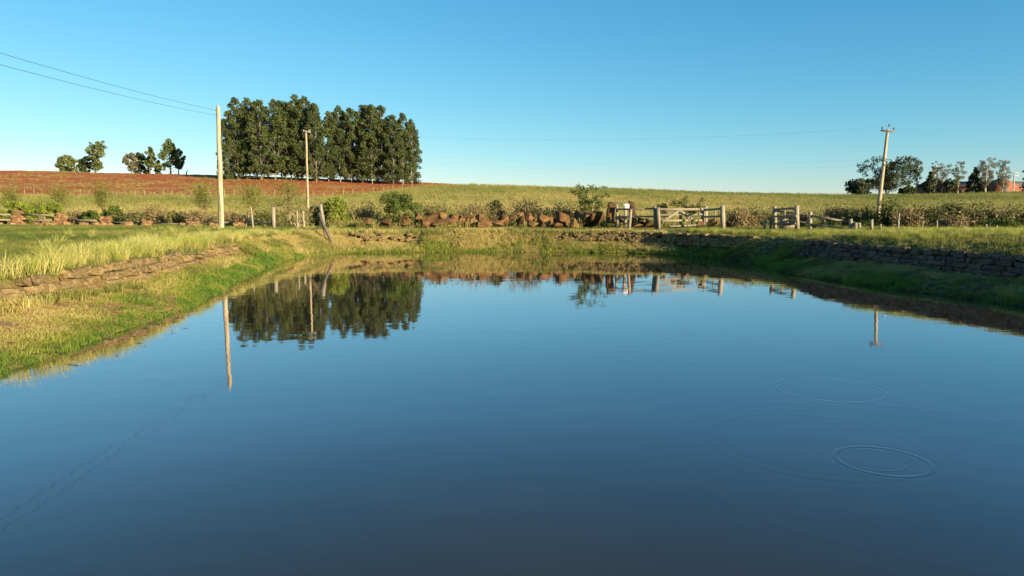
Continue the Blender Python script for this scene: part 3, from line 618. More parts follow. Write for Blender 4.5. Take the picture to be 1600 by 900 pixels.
# ------------------------------------------------------------------ red building on the right skyline
bx0 = at(1462, 303, 188); bz = tz(bx0[0], 178) - .2
bl = thing('brick_building', 'long low red brick building with dark roof behind the skyline trees', 'building', (bx0[0], 188, bz))
Wd, Hh = 36.0, 2.7
def box(mb, a, b_):
    (x0, y0_, z0), (x1, y1, z1) = a, b_
    mb.add([(x0, y0_, z0), (x1, y0_, z0), (x1, y1, z0), (x0, y1, z0), (x0, y0_, z1), (x1, y0_, z1), (x1, y1, z1), (x0, y1, z1)], [(0, 3, 2, 1), (4, 5, 6, 7), (0, 1, 5, 4), (1, 2, 6, 5), (2, 3, 7, 6), (3, 0, 4, 7)])
def bpart(name, mat, fn, parent=None):
    mb = MB(); fn(mb); return link(name, mb.mesh(name, mat), parent or bl)
bpart('wall', 'brick_red', lambda mb: box(mb, (0, 0, 0), (Wd, 9, Hh)))
def roof(mb): mb.add([(-.5, -.6, Hh - .02), (Wd + .5, -.6, Hh - .02), (Wd + .5, 4.5, Hh + 1.5), (-.5, 4.5, Hh + 1.5), (-.5, 9.6, Hh - .02), (Wd + .5, 9.6, Hh - .02), (-.5, -.6, Hh + .12), (Wd + .5, -.6, Hh + .12), (Wd + .5, 4.5, Hh + 1.65), (-.5, 4.5, Hh + 1.65), (-.5, 9.6, Hh + .12), (Wd + .5, 9.6, Hh + .12)],
    [(0, 3, 2, 1), (3, 4, 5, 2), (6, 7, 8, 9), (9, 8, 11, 10), (0, 1, 7, 6), (4, 10, 11, 5), (0, 6, 9, 3), (3, 9, 10, 4), (1, 2, 8, 7), (2, 5, 11, 8)])
bpart('roof', 'roof_dark', roof)
gx0, gx1 = 13.2, 20.0
def gable(mb): mb.add([(gx0, -2.5, 0), (gx1, -2.5, 0), (gx1, -2.5, 3.1), ((gx0 + gx1) / 2, -2.5, 4.6), (gx0, -2.5, 3.1), (gx0, 3, 0), (gx1, 3, 0), (gx1, 3, 3.1), ((gx0 + gx1) / 2, 3, 4.6), (gx0, 3, 3.1)],
    [(0, 1, 2, 4), (0, 4, 9, 5), (1, 6, 7, 2), (4, 3, 8, 9), (3, 2, 7, 8)], [(4, 2, 3), (9, 8, 7)])
bpart('gable_front', 'brick_red', gable)
def wind(x0, x1, z0, z1, y=-.03):
    w_ = bpart('window', 'dark_void', lambda mb: box(mb, (x0, y, z0), (x1, y + .12, z1)))
    mb = MB(); box(mb, (x0 - .12, y - .12, z0 - .14), (x1 + .12, y + .06, z0 - .01)); link('sill', mb.mesh('sill', 'concrete'), w_)
for x0 in (2.5, 6.2, 9.8, 22.5, 25.5, 29.5, 33): wind(x0, x0 + 1.3, 1.0, 2.1)
wind(16.2, 17.0, 3.0, 3.8, -2.53)
bpart('door', 'dark_wood', lambda mb: box(mb, (15.8, -2.56, 0), (17.4, -2.44, 2.6)))

# ------------------------------------------------------------------ trees
def tree_meshes(seed, H, crown0, rad, ncl, clr, per, leaf, leafmat, barkmat, shape='euc', trunk_r=.22, flat=.45, forks=1, squash=.8, aspect=1.2, lean=0.):
    r = np.random.default_rng(seed); tb = MB(); cen = []; crd = []
    for q in range(forks):
        k = 9; f = np.linspace(0, 1, k); off = r.normal(0, 1, 2) * (rad * .45 if forks > 1 else .0)
        P = np.column_stack([off[0] * f ** 1.3 + np.cumsum(r.normal(0, .012 * H / 3, k)) + lean * H * f ** 1.5, off[1] * f ** 1.3 + np.cumsum(r.normal(0, .012 * H / 3, k)), f * H * (.96 if q == 0 else r.uniform(.75, .92))])
        P[0, :2] = 0; P[0, 2] = -.3
        tb.tube(P, trunk_r * (1 - .85 * f) / (1 if forks == 1 else 1.2), 6)
        nl = ncl // forks
        for i in range(nl):
            t = crown0 + (1 - crown0) * ((i + r.uniform(0, 1)) / nl)
            if shape == 'euc': w_ = rad * (.75 + .4 * math.sin(math.pi * min(1, (t - crown0) / (1 - crown0) + .12))) * (1 if t < .82 else max(.25, (1.02 - t) / .2))
            elif shape == 'cone': w_ = rad * (1.05 - (t - crown0) / (1 - crown0)) ** .8
            elif shape == 'vase': w_ = rad * (.25 + .85 * ((t - crown0) / (1 - crown0)) ** .8) * (1 if t < .88 else .75)
            else: w_ = rad * math.sqrt(max(.06, 1 - (2 * (t - crown0) / (1 - crown0) - 1) ** 2))
            a = r.uniform(0, 2 * math.pi); d = w_ * r.uniform(.25, 1) ** .6
            c = np.array([np.interp(t, f, P[:, 0]) + d * math.cos(a), np.interp(t, f, P[:, 1]) + d * math.sin(a), t * H])
            cen.append(c); crd.append(clr * r.uniform(.6, 1.3) * (.75 if t > .85 else 1))
            if i % 2 == 0:
                t0 = max(.08, t - .12 - .1 * d / max(rad, .1)); p0 = np.array([np.interp(t0, f, P[:, 0]), np.interp(t0, f, P[:, 1]), t0 * H])
                pm_ = (p0 + c) / 2 + np.array([0, 0, -.05 * d]); rr = trunk_r * .32 * (1 - .6 * t); tb.tube([p0, pm_, c], [rr, rr * .7, rr * .3], 4, False)
    cb = MB(); cb.quads(clusters(cen, crd, per, leaf, aspect, flat, squash, r))
    return tb.mesh('trunk', barkmat), cb.mesh('crown', leafmat)
def plant_tree(name, label, meshes, x, y, H, H0, wscale=1., rz=0., group=None, z=None):
    s = H / H0; root = thing(name, label, 'tree', (x, y, tz(x, y) if z is None else z), group, rz)
    link('trunk', meshes[0], root, scale=(s * wscale, s * wscale, s)); link('crown', meshes[1], root, scale=(s * wscale, s * wscale, s)); return root
EUC = [tree_meshes(200 + i, 20, [.08, .05, .13, .07, .02][i], 2.9, 120, .88, 85, .27, 'eucalypt_leaf', 'bark_grey', 'euc', .17) for i in range(5)]
SKY_T = np.array([(346, 215), (358, 168), (366, 152), (378, 145), (398, 152), (412, 150), (425, 153), (437, 148), (450, 158), (463, 144), (480, 148), (497, 158), (505, 176), (514, 170), (535, 160), (552, 166), (575, 157), (595, 161), (615, 176), (635, 172), (648, 186), (656, 205)], float)
fr = [(354, 4), (372, 1), (391, 0), (409, 2), (430, 0), (447, 2), (463, 3), (480, 0), (494, 1), (514, 3), (532, 0), (549, 2), (566, 3), (582, 1), (597, 2), (614, 3), (630, 1), (644, 4)]
for i, (px, v) in enumerate(fr):
    D = 162 + rng.uniform(-1.5, 1.5); b_ = at(px, 278, D); x = b_[0]; zb = tz(x, D); top = at(px, np.interp(px, SKY_T[:, 0], SKY_T[:, 1]) + rng.uniform(0, 5), D)[2]
    plant_tree('eucalyptus_tree', f'tall dark eucalyptus, {ORD[i]} from the left in the front row of the grove', EUC[v], x, D, top - zb, 20.5, 1.0 if i not in (0, 17) else .85, rng.uniform(0, 6.28), 'eucalyptus grove on the hill')
bk_ = [(362, 1), (384, 0), (402, 2), (420, 3), (440, 0), (456, 1), (472, 2), (490, 3), (522, 0), (541, 1), (558, 2), (574, 0), (590, 3), (606, 1), (623, 2), (638, 0)]
for i, (px, v) in enumerate(bk_):
    D = 170 + rng.uniform(-2, 2); x = at(px, 278, D)[0]; zb = tz(x, D); top = at(px, np.interp(px, SKY_T[:, 0], SKY_T[:, 1]) + rng.uniform(4, 16), D)[2]
    plant_tree('eucalyptus_tree', f'tall dark eucalyptus, {ORD[i]} from the left in the back row of the grove', EUC[v], x, D, top - zb, 20.5, 1.0, rng.uniform(0, 6.28), 'eucalyptus grove on the hill')
def far_tree(name, label, px, top, wpx, D=178, kind='round', leafm='dark_leaf', seed=1, crown0=.15, forks=1, ncl=40, per=60, bark='bark_dark', clr=.28, leaf=.34, lean=0., base=None, group='trees on the skyline', flat=.45, squash=.8):
    x, _, zt = at(px, top, D); zb = tz(x, D); H = zt - zb; rad = wpx * D / FPX / 2
    ms = tree_meshes(seed, H * .95, crown0, rad * .82, ncl, rad * clr, per, leaf, leafm, bark, kind, .018 * H + .03, flat, forks, squash, lean=lean)
    return plant_tree(name, label, ms, x, D, 1, 1, 1, 0, group)
far_tree('round_tree', 'low round tree, leftmost on the skyline', 105, 243, 36, kind='round', leafm='pine_leaf', seed=31, crown0=.1)
far_tree('broad_tree', 'tall two tiered tree just right of the leftmost skyline tree', 146, 217, 34, kind='vase', leafm='pine_leaf', seed=32, crown0=.15, forks=3, ncl=42, clr=.3)
far_tree('broad_tree', 'short dark bushy tree at the foot of the two tiered tree', 133, 244, 24, D=180, kind='round', leafm='dark_leaf', seed=33, crown0=.08)
far_tree('broad_tree', 'pale grey leaved tree at the left of the middle skyline clump', 203, 238, 24, kind='round', leafm='sparse_leaf', seed=34, crown0=.25, per=40)
far_tree('broad_tree', 'dark dense tree in the middle of the left skyline clump', 218, 238, 28, D=180, kind='euc', leafm='dark_leaf', seed=35, crown0=.08)
far_tree('pine_tree', 'slim tall pine at the right of the left skyline clump', 232, 228, 20, kind='round', leafm='pine_leaf', seed=36, crown0=.3, ncl=26, clr=.36)
far_tree('pine_tree', 'tallest pointed pine with bare trunk on the left skyline', 264, 215, 44, kind='cone', leafm='pine_leaf', seed=37, crown0=.22, ncl=44, clr=.24)
far_tree('pine_tree', 'shorter pine leaning out right of the tallest pine', 277, 232, 26, D=181, kind='round', leafm='pine_leaf', seed=38, crown0=.35, ncl=24, clr=.32)
far_tree('pine_tree', 'low ragged pine at the left foot of the tallest pine', 247, 250, 18, D=179, kind='cone', leafm='pine_leaf', seed=39, crown0=.1, ncl=18, clr=.35)
st_ = MB(); st_.tube([(0, 0, -.1), (.1, 0, .6), (.35, 0, 1.1), (.6, 0, 1.35)], [.16, .13, .1, .04], 6); st_.tube([(.1, 0, .6), (-.05, 0, .95)], [.1, .05], 5)
x, _, z = at(291, 274, 176); tag(link('tree_stump', st_.mesh('tree_stump', 'bark_dark'), None, (x, 176, tz(x, 176))), 'small dead forked stump on the skyline left of the tall pole', 'stump')
# right skyline
far_tree('broad_tree', 'large spreading dark tree behind the leaning pole', 1389, 244, 78, kind='round', leafm='dark_leaf', seed=41, crown0=.22, forks=3, ncl=120, clr=.2, per=70, squash=.6, leaf=.28)
far_tree('broad_tree', 'low dark dome shaped tree left of the large spreading tree', 1346, 279, 50, D=176.5, kind='round', leafm='dark_leaf', seed=42, crown0=.12, ncl=44, per=70)
far_tree('broad_tree', 'small dark tree at the right foot of the large spreading tree', 1418, 290, 26, D=180, kind='round', leafm='dark_leaf', seed=43, crown0=.1)
RT = [(1434, 250, 20, 'vase', 'sparse_leaf', 44, .35, 'pale thin tree with bare top just right of the large spreading tree', 20, 26), (1455, 268, 26, 'cone', 'dark_leaf', 45, .1, 'dark irregular conifer left of the brick building', 30, 60),
 (1462, 250, 18, 'vase', 'sparse_leaf', 46, .35, 'pale thin tree rising behind the dark irregular conifer', 20, 26), (1476, 254, 30, 'vase', 'sparse_leaf', 47, .2, 'olive brown tree at the left end of the brick building', 30, 40),
 (1486, 278, 22, 'round', 'dark_leaf', 48, .08, 'low dark bushy tree in front of the brick building left part', 24, 60), (1500, 250, 24, 'vase', 'sparse_leaf', 49, .3, 'pale round topped tree above the brick building', 26, 30),
 (1524, 260, 28, 'cone', 'dark_leaf', 50, .12, 'dark layered conifer in front of the brick building', 30, 60), (1543, 245, 34, 'vase', 'sparse_leaf', 51, .2, 'tall greyish tree just left of the brick gable', 38, 42),
 (1570, 247, 30, 'vase', 'sparse_leaf', 52, .25, 'tall pale leaning tree just right of the brick gable', 30, 34), (1604, 262, 18, 'vase', 'sparse_leaf', 53, .25, 'pale thin tree cut by the right picture edge', 20, 30)]
for (px, tp, wp, kd, lm, sd, c0, lb, ncl, per) in RT:
    far_tree('conifer_tree' if kd == 'cone' else 'thin_tree', lb, px, tp, wp, D=179 + (sd % 3), kind=kd, leafm=lm, seed=sd, crown0=c0, ncl=ncl, per=per * (1.2 if lm == 'dark_leaf' else 3.6), bark='bark_pale' if lm == 'sparse_leaf' else 'bark_dark', clr=.3, leaf=.30 if lm == 'dark_leaf' else .15, lean=.02 if lm == 'sparse_leaf' else 0)

# ------------------------------------------------------------------ shrubs
def shrub(label, px, base, top, wpx, D, kind, leafm, seed, name='shrub', density=1.):
    r = np.random.default_rng(seed); x, _, _ = at(px, base, D); zb = tz(x, D); zt = at(px, top, D)[2]; H = max(.35, zt - zb); W = wpx * D / FPX
    root = thing(name, label, 'shrub', (x, D, zb - .05), 'shrubs behind the pond')
    sb = MB(); cb = MB()
    if kind == 'dense':
        k = int(26 * max(1, W / H * .7)); a = r.uniform(0, 6.28, k); q = r.uniform(0, 1, k) ** .5; hh = r.uniform(.12, 1, k)
        prof = np.sqrt(np.clip(1.02 - (hh * 1.02 - .35) ** 2 / .55, .08, 1))
        cen = np.column_stack([np.cos(a) * q * W * .42 * prof, np.sin(a) * q * min(W, H * 1.6) * .4 * prof, hh * H * .88]); rd = H * .15 * r.uniform(.6, 1.35, k)
        for c in cen[::2]: sb.tube([(c[0] * .15, c[1] * .15, 0), c * np.array([.6, .6, .55]), c], [.03, .02, .008], 4, False)
        n_ = int(110 * density); cb.quads(clusters(cen, rd, n_, .085, 1.5, .4, .85, r))
        C = cen[r.integers(0, k, 160)] + r.normal(0, H * .16, (160, 3)); C[:, 2] = np.clip(C[:, 2], .1, None); cb.quads(leaf_quads(C, r.normal(size=(160, 3)), .07, 1.6, .2, r))
    elif kind == 'dry':
        k = int(70 * max(1, W / H * .6)); P = []
        for i in range(k):
            b0 = np.array([r.normal(0, W * .2), r.normal(0, W * .16), 0]); d = np.array([r.normal(0, .35), r.normal(0, .3), 1]); L_ = H * r.uniform(.45, 1.05)
            tip = b0 + d / np.linalg.norm(d) * L_; sb.tube([b0, (b0 + tip) / 2 + r.normal(0, .05, 3), tip], [.012, .009, .004], 3, False)
            m_ = int(34 * density); f = r.uniform(.3, 1, m_)[:, None]; P.append(b0 + (tip - b0) * f + r.normal(0, .10 + .03 * H, (m_, 3)))
        P = np.vstack(P); P[:, 2] = np.clip(P[:, 2], .05, None); cb.quads(leaf_quads(P, r.normal(size=P.shape), .075, 1.9, .1, r))
    elif kind == 'feather':
        st = 5
        for i in range(st):
            tip = np.array([r.normal(0, W * .1), r.normal(0, W * .1), H * .55]); sb.tube([(r.normal(0, .08), r.normal(0, .08), 0), tip * .5 + r.normal(0, .05, 3), tip], [.035, .025, .015], 4, False)
        k = 300; P = []
        for i in range(k):
            b0 = np.array([r.normal(0, W * .12), r.normal(0, W * .1), H * r.uniform(.25, .6)]); d = np.array([r.normal(0, .5), r.normal(0, .45), r.uniform(.5, 1.2)]); L_ = H * r.uniform(.15, .45)
            tip = b0 + d * L_; P.append(b0 + (tip - b0) * r.uniform(0, 1, (9, 1)) + r.normal(0, .03, (9, 3)))
        P = np.vstack(P); cb.quads(leaf_quads(P, r.normal(size=P.shape), .04, 4.0, .0, r))
    elif kind == 'twiggy':
        for i in range(7):
            b0 = np.array([r.normal(0, .12), r.normal(0, .1), 0]); p = b0.copy(); d = np.array([r.normal(0, .45), r.normal(0, .35), 1.]); rad = .05; pts_ = [p.copy()]
            for q in range(4): p = p + d / np.linalg.norm(d) * H * .24; d += r.normal(0, .3, 3); pts_.append(p.copy())
            sb.tube(pts_, np.linspace(.05, .012, 5), 5, False)
            for q in range(9):
                s_ = pts_[r.integers(1, 5)]; e = s_ + np.array([r.normal(0, .4), r.normal(0, .35), r.uniform(-.15, .45)]) * H * .45; sb.tube([s_, (s_ + e) / 2 + r.normal(0, .03, 3), e], [.016, .011, .005], 3, False)
                C = s_ + (e - s_) * r.uniform(.3, 1.1, (16, 1)) + r.normal(0, .07, (16, 3)); cb.quads(leaf_quads(C, r.normal(size=C.shape), .06, 1.8, .1, r))
    elif kind == 'sparse':
        for i in range(6):
            d = np.array([r.normal(0, .5), r.normal(0, .4), 1.]); d /= np.linalg.norm(d); p0 = np.array([0, 0, H * .15]); tip = p0 + d * H * r.uniform(.6, .95)
            sb.tube([(0, 0, 0), p0, (p0 + tip) / 2 + r.normal(0, .08, 3), tip], [.05, .045, .025, .008], 5, False)
            for q in range(8):
                s_ = p0 + (tip - p0) * r.uniform(.3, 1); e = s_ + np.array([r.normal(0, .5), r.normal(0, .4), r.uniform(-.1, .5)]) * H * .3; sb.tube([s_, e], [.014, .004], 3, False)
                m_ = int(30 * density); C = s_ + (e - s_) * r.uniform(.2, 1.1, (m_, 1)) + r.normal(0, .09, (m_, 3)); cb.quads(leaf_quads(C, r.normal(size=C.shape), .075, 1.7, .15, r))
    link('stem', sb.mesh('stem', 'twig'), root); link('foliage', cb.mesh('foliage', leafm), root); return root
SH = [
 ('bright yellow green hedge shrub at the left picture edge behind the rails', 28, 349, 312, 88, 58, 'dense', 'hedge_leaf', 3.5),
 ('bright yellow green hedge shrub between the first two stone pillars', 74, 349, 313, 80, 58.5, 'dense', 'hedge_leaf', 3.5),
 ('brownish low brush right of the second stone pillar', 122, 350, 330, 40, 57, 'dry', 'dry_leaf', 1.),
 ('dark green shrub behind the third stone pillar', 147, 352, 326, 44, 56, 'dense', 'bush_leaf', 1.),
 ('tall dark green shrub just right of the third stone pillar', 180, 352, 318, 46, 57, 'dense', 'bush_leaf', 1.),
 ('olive brush between the third and fourth stone pillars', 208, 352, 328, 44, 56, 'dry', 'olive_leaf', 1.),
 ('dry brown brush behind the fourth stone pillar', 238, 352, 318, 52, 57, 'dry', 'dry_leaf', 1.),
 ('dark bush left of the fifth stone pillar', 277, 353, 326, 34, 56, 'dense', 'olive_leaf', 1.),
 ('brown brush around the fifth stone pillar', 308, 353, 326, 50, 55, 'dry', 'dry_leaf', 1.),
 ('feathery dry shrub at the far left above the hedge', 18, 330, 281, 52, 66, 'feather', 'feather_leaf', 1.),
 ('feathery dry shrub above the second stone pillar', 95, 330, 278, 50, 66, 'feather', 'feather_leaf', 1.),
 ('tall feathery shrub below the two tiered skyline tree', 160, 332, 272, 40, 64, 'feather', 'feather_leaf', 1.),
 ('slender feathery shrub left of the tall bare pole', 318, 340, 268, 42, 62, 'feather', 'feather_leaf', 1.),
 ('wide feathery shrub just right of the tall bare pole', 396, 346, 266, 64, 58, 'feather', 'feather_leaf', 1.),
 ('pale feathery shrub in front of the slender grove pole', 452, 340, 262, 60, 62, 'feather', 'feather_leaf', 1.),
 ('dry grassy brush behind the slim posts', 415, 353, 325, 70, 52, 'dry', 'feather_leaf', .7),
 ('dry brush right of the tall bare pole foot', 368, 353, 328, 46, 53, 'dry', 'dry_leaf', .7),
 ('twiggy stump bush with bare crooked branches', 464, 353, 302, 52, 48, 'twiggy', 'olive_leaf', 1.),
 ('bright green leafy bush behind the pale leaning post', 526, 350, 301, 56, 50, 'dense', 'hedge_leaf', 1.3),
 ('dark shrub left of the bright leafy bush', 497, 352, 318, 40, 51, 'dense', 'olive_leaf', 1.),
 ('pale brown brush between the bright and the dark bush', 570, 350, 316, 54, 51, 'dry', 'dry_leaf', 1.),
 ('large dark green bush, the biggest bush left of the rock row', 622, 352, 293, 78, 49.5, 'dense', 'bush_leaf', 1.6),
 ('mixed olive brush behind the left end of the rock row', 680, 348, 312, 66, 52, 'dry', 'olive_leaf', 1.),
 ('reddish dry bush behind the rock row, right of the olive brush', 738, 346, 312, 50, 53, 'dry', 'dry_leaf', 1.2),
 ('small green bush behind the middle of the rock row', 776, 344, 310, 34, 54, 'dense', 'olive_leaf', 1.),
 ('brown rounded bush behind the yellowish boulder', 818, 346, 305, 44, 53, 'dry', 'dry_leaf', 1.2),
 ('dark low brush behind the reddish boulder', 848, 346, 320, 40, 52, 'dry', 'olive_leaf', 1.),
 ('brown brush left of the largest boulder', 884, 346, 316, 44, 52, 'dry', 'dry_leaf', 1.2),
 ('sparse small tree like shrub behind the largest boulder', 921, 350, 287, 58, 49.5, 'sparse', 'bush_leaf', 1.5),
 ('small dark bush on the slope left of the gate', 1034, 338, 316, 24, 58, 'dense', 'olive_leaf', 1.),
 ('loose green shrub rising behind the wooden gate', 1078, 340, 305, 44, 57, 'sparse', 'olive_leaf', 1.5),
 ('brown tall brush right of the gate corner post', 1158, 352, 320, 52, 49, 'dry', 'dry_leaf', 1.2),
 ('dark brush left of the stock fence wing', 1190, 352, 322, 40, 50, 'dry', 'olive_leaf', 1.2),
 ('olive brush behind the stock fence wing', 1240, 350, 325, 44, 50, 'dry', 'dry_leaf', 1.),
 ('dark brown bush above the sloping sunlit rails', 1305, 352, 318, 50, 48, 'dry', 'dry_leaf', 1.3),
 ('dusky purple brown bush left of the leaning pole', 1345, 352, 322, 46, 47, 'dry', 'olive_leaf', 1.2),
 ('bright leafy vine low along the sloping rails', 1298, 358, 346, 70, 43.5, 'dense', 'bush_leaf', .8),
 ('bright leafy vine left of the leaning pole foot', 1350, 358, 344, 36, 43, 'dense', 'bush_leaf', .8),
 ('slim green shrub just right of the leaning pole', 1389, 356, 308, 30, 46, 'dry', 'bush_leaf', 1.2),
 ('dry brown brush behind the rough reddish post', 1420, 358, 322, 46, 44, 'dry', 'dry_leaf', 1.2),
 ('olive feathery brush behind the slanting thin post', 1452, 358, 316, 50, 44, 'dry', 'olive_leaf', 1.1),
 ('tall loose olive shrub behind the short white stake', 1484, 358, 305, 48, 44, 'feather', 'olive_leaf', 1.),
 ('low reddish brush right of the short white stake', 1494, 362, 336, 48, 41, 'dry', 'dry_leaf', 1.),
 ('wide olive bush behind the slanting post in the brush', 1524, 360, 314, 62, 43, 'dry', 'olive_leaf', 1.2),
 ('dark grey green low bush beside the slanting pale post', 1566, 366, 342, 50, 40, 'dry', 'bush_leaf', 1.),
 ('brown brush near the right picture edge', 1556, 362, 324, 52, 42.5, 'dry', 'dry_leaf', 1.),
 ('tall dry brush cut by the right picture edge', 1598, 364, 318, 50, 42, 'dry', 'olive_leaf', 1.1)]
for i, (lb, px, ba, tp, wp, D, kd, lm, dn) in enumerate(SH):
    shrub(lb, px, ba, tp, wp, D, kd, lm, 300 + i, 'feathery_shrub' if kd == 'feather' else 'shrub', dn)

# ------------------------------------------------------------------ grass
def tuft(name, mat, nb, h, spread, wid, lean, seed, head=False):
    r = np.random.default_rng(seed); V = []; Q = []; T = []; n_ = 0
    for i in range(nb):
        a = r.uniform(0, 6.28); d = spread * r.uniform(0, 1) ** .7; b0 = np.array([math.cos(a) * d, math.sin(a) * d, -.02]); la = a + r.normal(0, .9); H = h * r.uniform(.5, 1.15)
        ld = np.array([math.cos(la), math.sin(la), 0]); ln = lean * r.uniform(.15, 1) * H; fa = r.uniform(0, 6.28); sd = np.array([math.cos(fa), math.sin(fa), 0]) * wid * r.uniform(.6, 1.3) / 2
        m_ = b0 + ld * ln * .3 + np.array([0, 0, H * .6]); tp = b0 + ld * ln + np.array([0, 0, H * (1 - .25 * min(1, lean * .6))])
        V += [b0 - sd, b0 + sd, m_ + sd * .8, m_ - sd * .8, tp]; Q.append((n_, n_ + 1, n_ + 2, n_ + 3)); T.append((n_ + 3, n_ + 2, n_ + 4)); n_ += 5
        if head and r.random() < .35:
            V += [tp + np.array([0, 0, -.02]) - sd * 1.3, tp + np.array([0, 0, -.02]) + sd * 1.3, tp + ld * .03 + sd * 1.1 + np.array([0, 0, .09]), tp + ld * .03 - sd * 1.1 + np.array([0, 0, .09])]; Q.append((n_, n_ + 1, n_ + 2, n_ + 3)); n_ += 4
    return bpy.data.objects.new(name, mesh_np(name, np.array(V), [np.array(Q), np.array(T)], mat))
def scatter(name, label, P, scl, tint, tufts):
    n_ = len(P); Z = terrain(P[:, :2]); me = mesh_np(name, np.column_stack([P[:, :2], Z - .01]), np.zeros((0, 3), int)) if False else bpy.data.meshes.new(name)
    me.vertices.add(n_); me.vertices.foreach_set('co', np.column_stack([P[:, :2], Z - .01]).astype(np.float32).ravel())
    a = me.attributes.new('tint', 'FLOAT', 'POINT'); a.data.foreach_set('value', np.clip(tint, 0, 1).astype(np.float32))
    a = me.attributes.new('size', 'FLOAT', 'POINT'); a.data.foreach_set('value', np.asarray(scl, np.float32))
    a = me.attributes.new('turn', 'FLOAT_VECTOR', 'POINT'); a.data.foreach_set('vector', np.column_stack([rng.normal(0, .12, n_), rng.normal(0, .12, n_), rng.uniform(0, 6.28, n_)]).astype(np.float32).ravel())
    me.update(); o = link(name, me); tag(o, label, 'grass', kind='stuff')
    ng = bpy.data.node_groups.new(name, 'GeometryNodeTree'); ng.interface.new_socket('Geometry', in_out='INPUT', socket_type='NodeSocketGeometry'); ng.interface.new_socket('Geometry', in_out='OUTPUT', socket_type='NodeSocketGeometry')
    gi = ng.nodes.new('NodeGroupInput'); go = ng.nodes.new('NodeGroupOutput'); ip = ng.nodes.new('GeometryNodeInstanceOnPoints'); jn = ng.nodes.new('GeometryNodeJoinGeometry')
    for t in tufts:
        oi = ng.nodes.new('GeometryNodeObjectInfo'); oi.inputs['Object'].default_value = t; oi.inputs['As Instance'].default_value = True; ng.links.new(oi.outputs['Geometry'], jn.inputs[0])
    def na(nm, ty):
        q = ng.nodes.new('GeometryNodeInputNamedAttribute'); q.data_type = ty; q.inputs['Name'].default_value = nm; return [s for s in q.outputs if s.enabled and s.name == 'Attribute'][0]
    ng.links.new(gi.outputs[0], ip.inputs['Points']); ng.links.new(jn.outputs[0], ip.inputs['Instance']); ip.inputs['Pick Instance'].default_value = True
    rv = ng.nodes.new('FunctionNodeRandomValue'); rv.data_type = 'INT'
    [s for s in rv.inputs if s.enabled and s.name == 'Max'][0].default_value = len(tufts) - 1
    [s for s in rv.inputs if s.enabled and s.name == 'Min'][0].default_value = 0
    ng.links.new([s for s in rv.outputs if s.enabled][0], ip.inputs['Instance Index'])
    ng.links.new(na('turn', 'FLOAT_VECTOR'), ip.inputs['Rotation']); ng.links.new(na('size', 'FLOAT'), ip.inputs['Scale'])
    ng.links.new(ip.outputs[0], go.inputs[0])
    md = o.modifiers.new('scatter', 'NODES'); md.node_group = ng; return o
SHORT = [tuft('short_tuft', 'grass', 30, .12, .13, .011, 1.1, 500 + i) for i in range(4)]
SHADED = [tuft('shaded_tuft', 'meadow', 30, .12, .13, .011, 1.1, 505 + i) for i in range(4)]  # shaded copy of the short tuft, bank shade put into its duller colour
MEAD = [tuft('meadow_tuft', 'meadow', 30, .26, .2, .016, .7, 510 + i) for i in range(4)]
LUSH = [tuft('lush_tuft', 'grass', 30, .26, .2, .018, .7, 515 + i) for i in range(4)]
TALL = [tuft('tall_tuft', 'pale_grass', 70, .58, .17, .009, .95, 520 + i) for i in range(4)]
FIELD = [tuft('field_tuft', 'field_grass', 52, .52, .42, .022, .6, 530 + i, True) for i in range(4)]
def rnd(n_, x0, x1, y0_, y1): return np.column_stack([rng.uniform(x0, x1, n_), rng.uniform(y0_, y1, n_)])
def inview(P, m_=2.5): return np.abs(P[:, 0]) < .74 * P[:, 1] + m_
# banks round the pond
P = rnd(190000, -13.5, 16, 7, 44.5); ds, i_s = pdist(P, SHORE); dw, i_w = pdist(P, WALL)
k = i_w & ~i_s & inview(P); bare = vnoise(P, 1.1, 21) + .5 * vnoise(P, 3.5, 45) + .6 * (P[:, 0] > 9); k &= (bare < .4) | (rng.uniform(0, 1, len(P)) < .25)
P = P[k]; ds = ds[k]; bare = bare[k]
ti = np.clip(.16 + ds * .42 + .34 * vnoise(P, 1.6, 22) + .22 * vnoise(P, 5., 32) + rng.normal(0, .14, len(P)), 0, 1)
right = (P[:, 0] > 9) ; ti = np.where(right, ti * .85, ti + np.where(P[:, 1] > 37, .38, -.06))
sz_ = rng.uniform(.4, 1.0, len(P)) * (1 + .3 * vnoise(P, 2.2, 46)) * (1 - .2 * (P[:, 1] < 16))
scatter('bank_grass', 'short green and dry yellow grass on the left and far banks', P[~right], sz_[~right], ti[~right], SHORT)
scatter('shade_grass', 'short grass on the right bank, its shade put into a duller green', P[right], sz_[right], ti[right], SHADED)
# lush edge at the waterline
P = rnd(60000, -13.5, 16, 7, 44.5); ds, i_s = pdist(P, SHORE); dw, i_w = pdist(P, WALL)
farg = np.interp(P[:, 0], [-11, -8, -6.5, -4, -2.8, 0, 1.2, 5.5, 7, 12], [.25, .5, .9, .9, .25, .2, .85, .9, .5, .6])
pr = np.where(P[:, 1] > 37, farg * np.clip(vnoise(P, 1.6, 23) + .75, .1, 1), np.where(P[:, 0] > 5, np.clip(1.6 * vnoise(P, .75, 24) + .25, .03, 1), np.clip(.35 - ds, .02, .35)))
k = i_w & (ds < np.where(i_s, .12, .9)) & inview(P) & (rng.uniform(0, 1, len(P)) < pr); P = P[k]
scatter('waterside_grass', 'lush bright green grass along the waterline', P, rng.uniform(.5, 1.1, len(P)) * np.where(P[:, 1] > 30, 1.0, np.where(P[:, 0] > 5, .75, .55)), rng.uniform(0, .3, len(P)) + np.where((P[:, 1] > 37) & (P[:, 0] < 9), .12, 0), LUSH)
P = rnd(30000, -13, 9, 37, 44.5); ds, i_s = pdist(P, SHORE); dw, i_w = pdist(P, WALL)
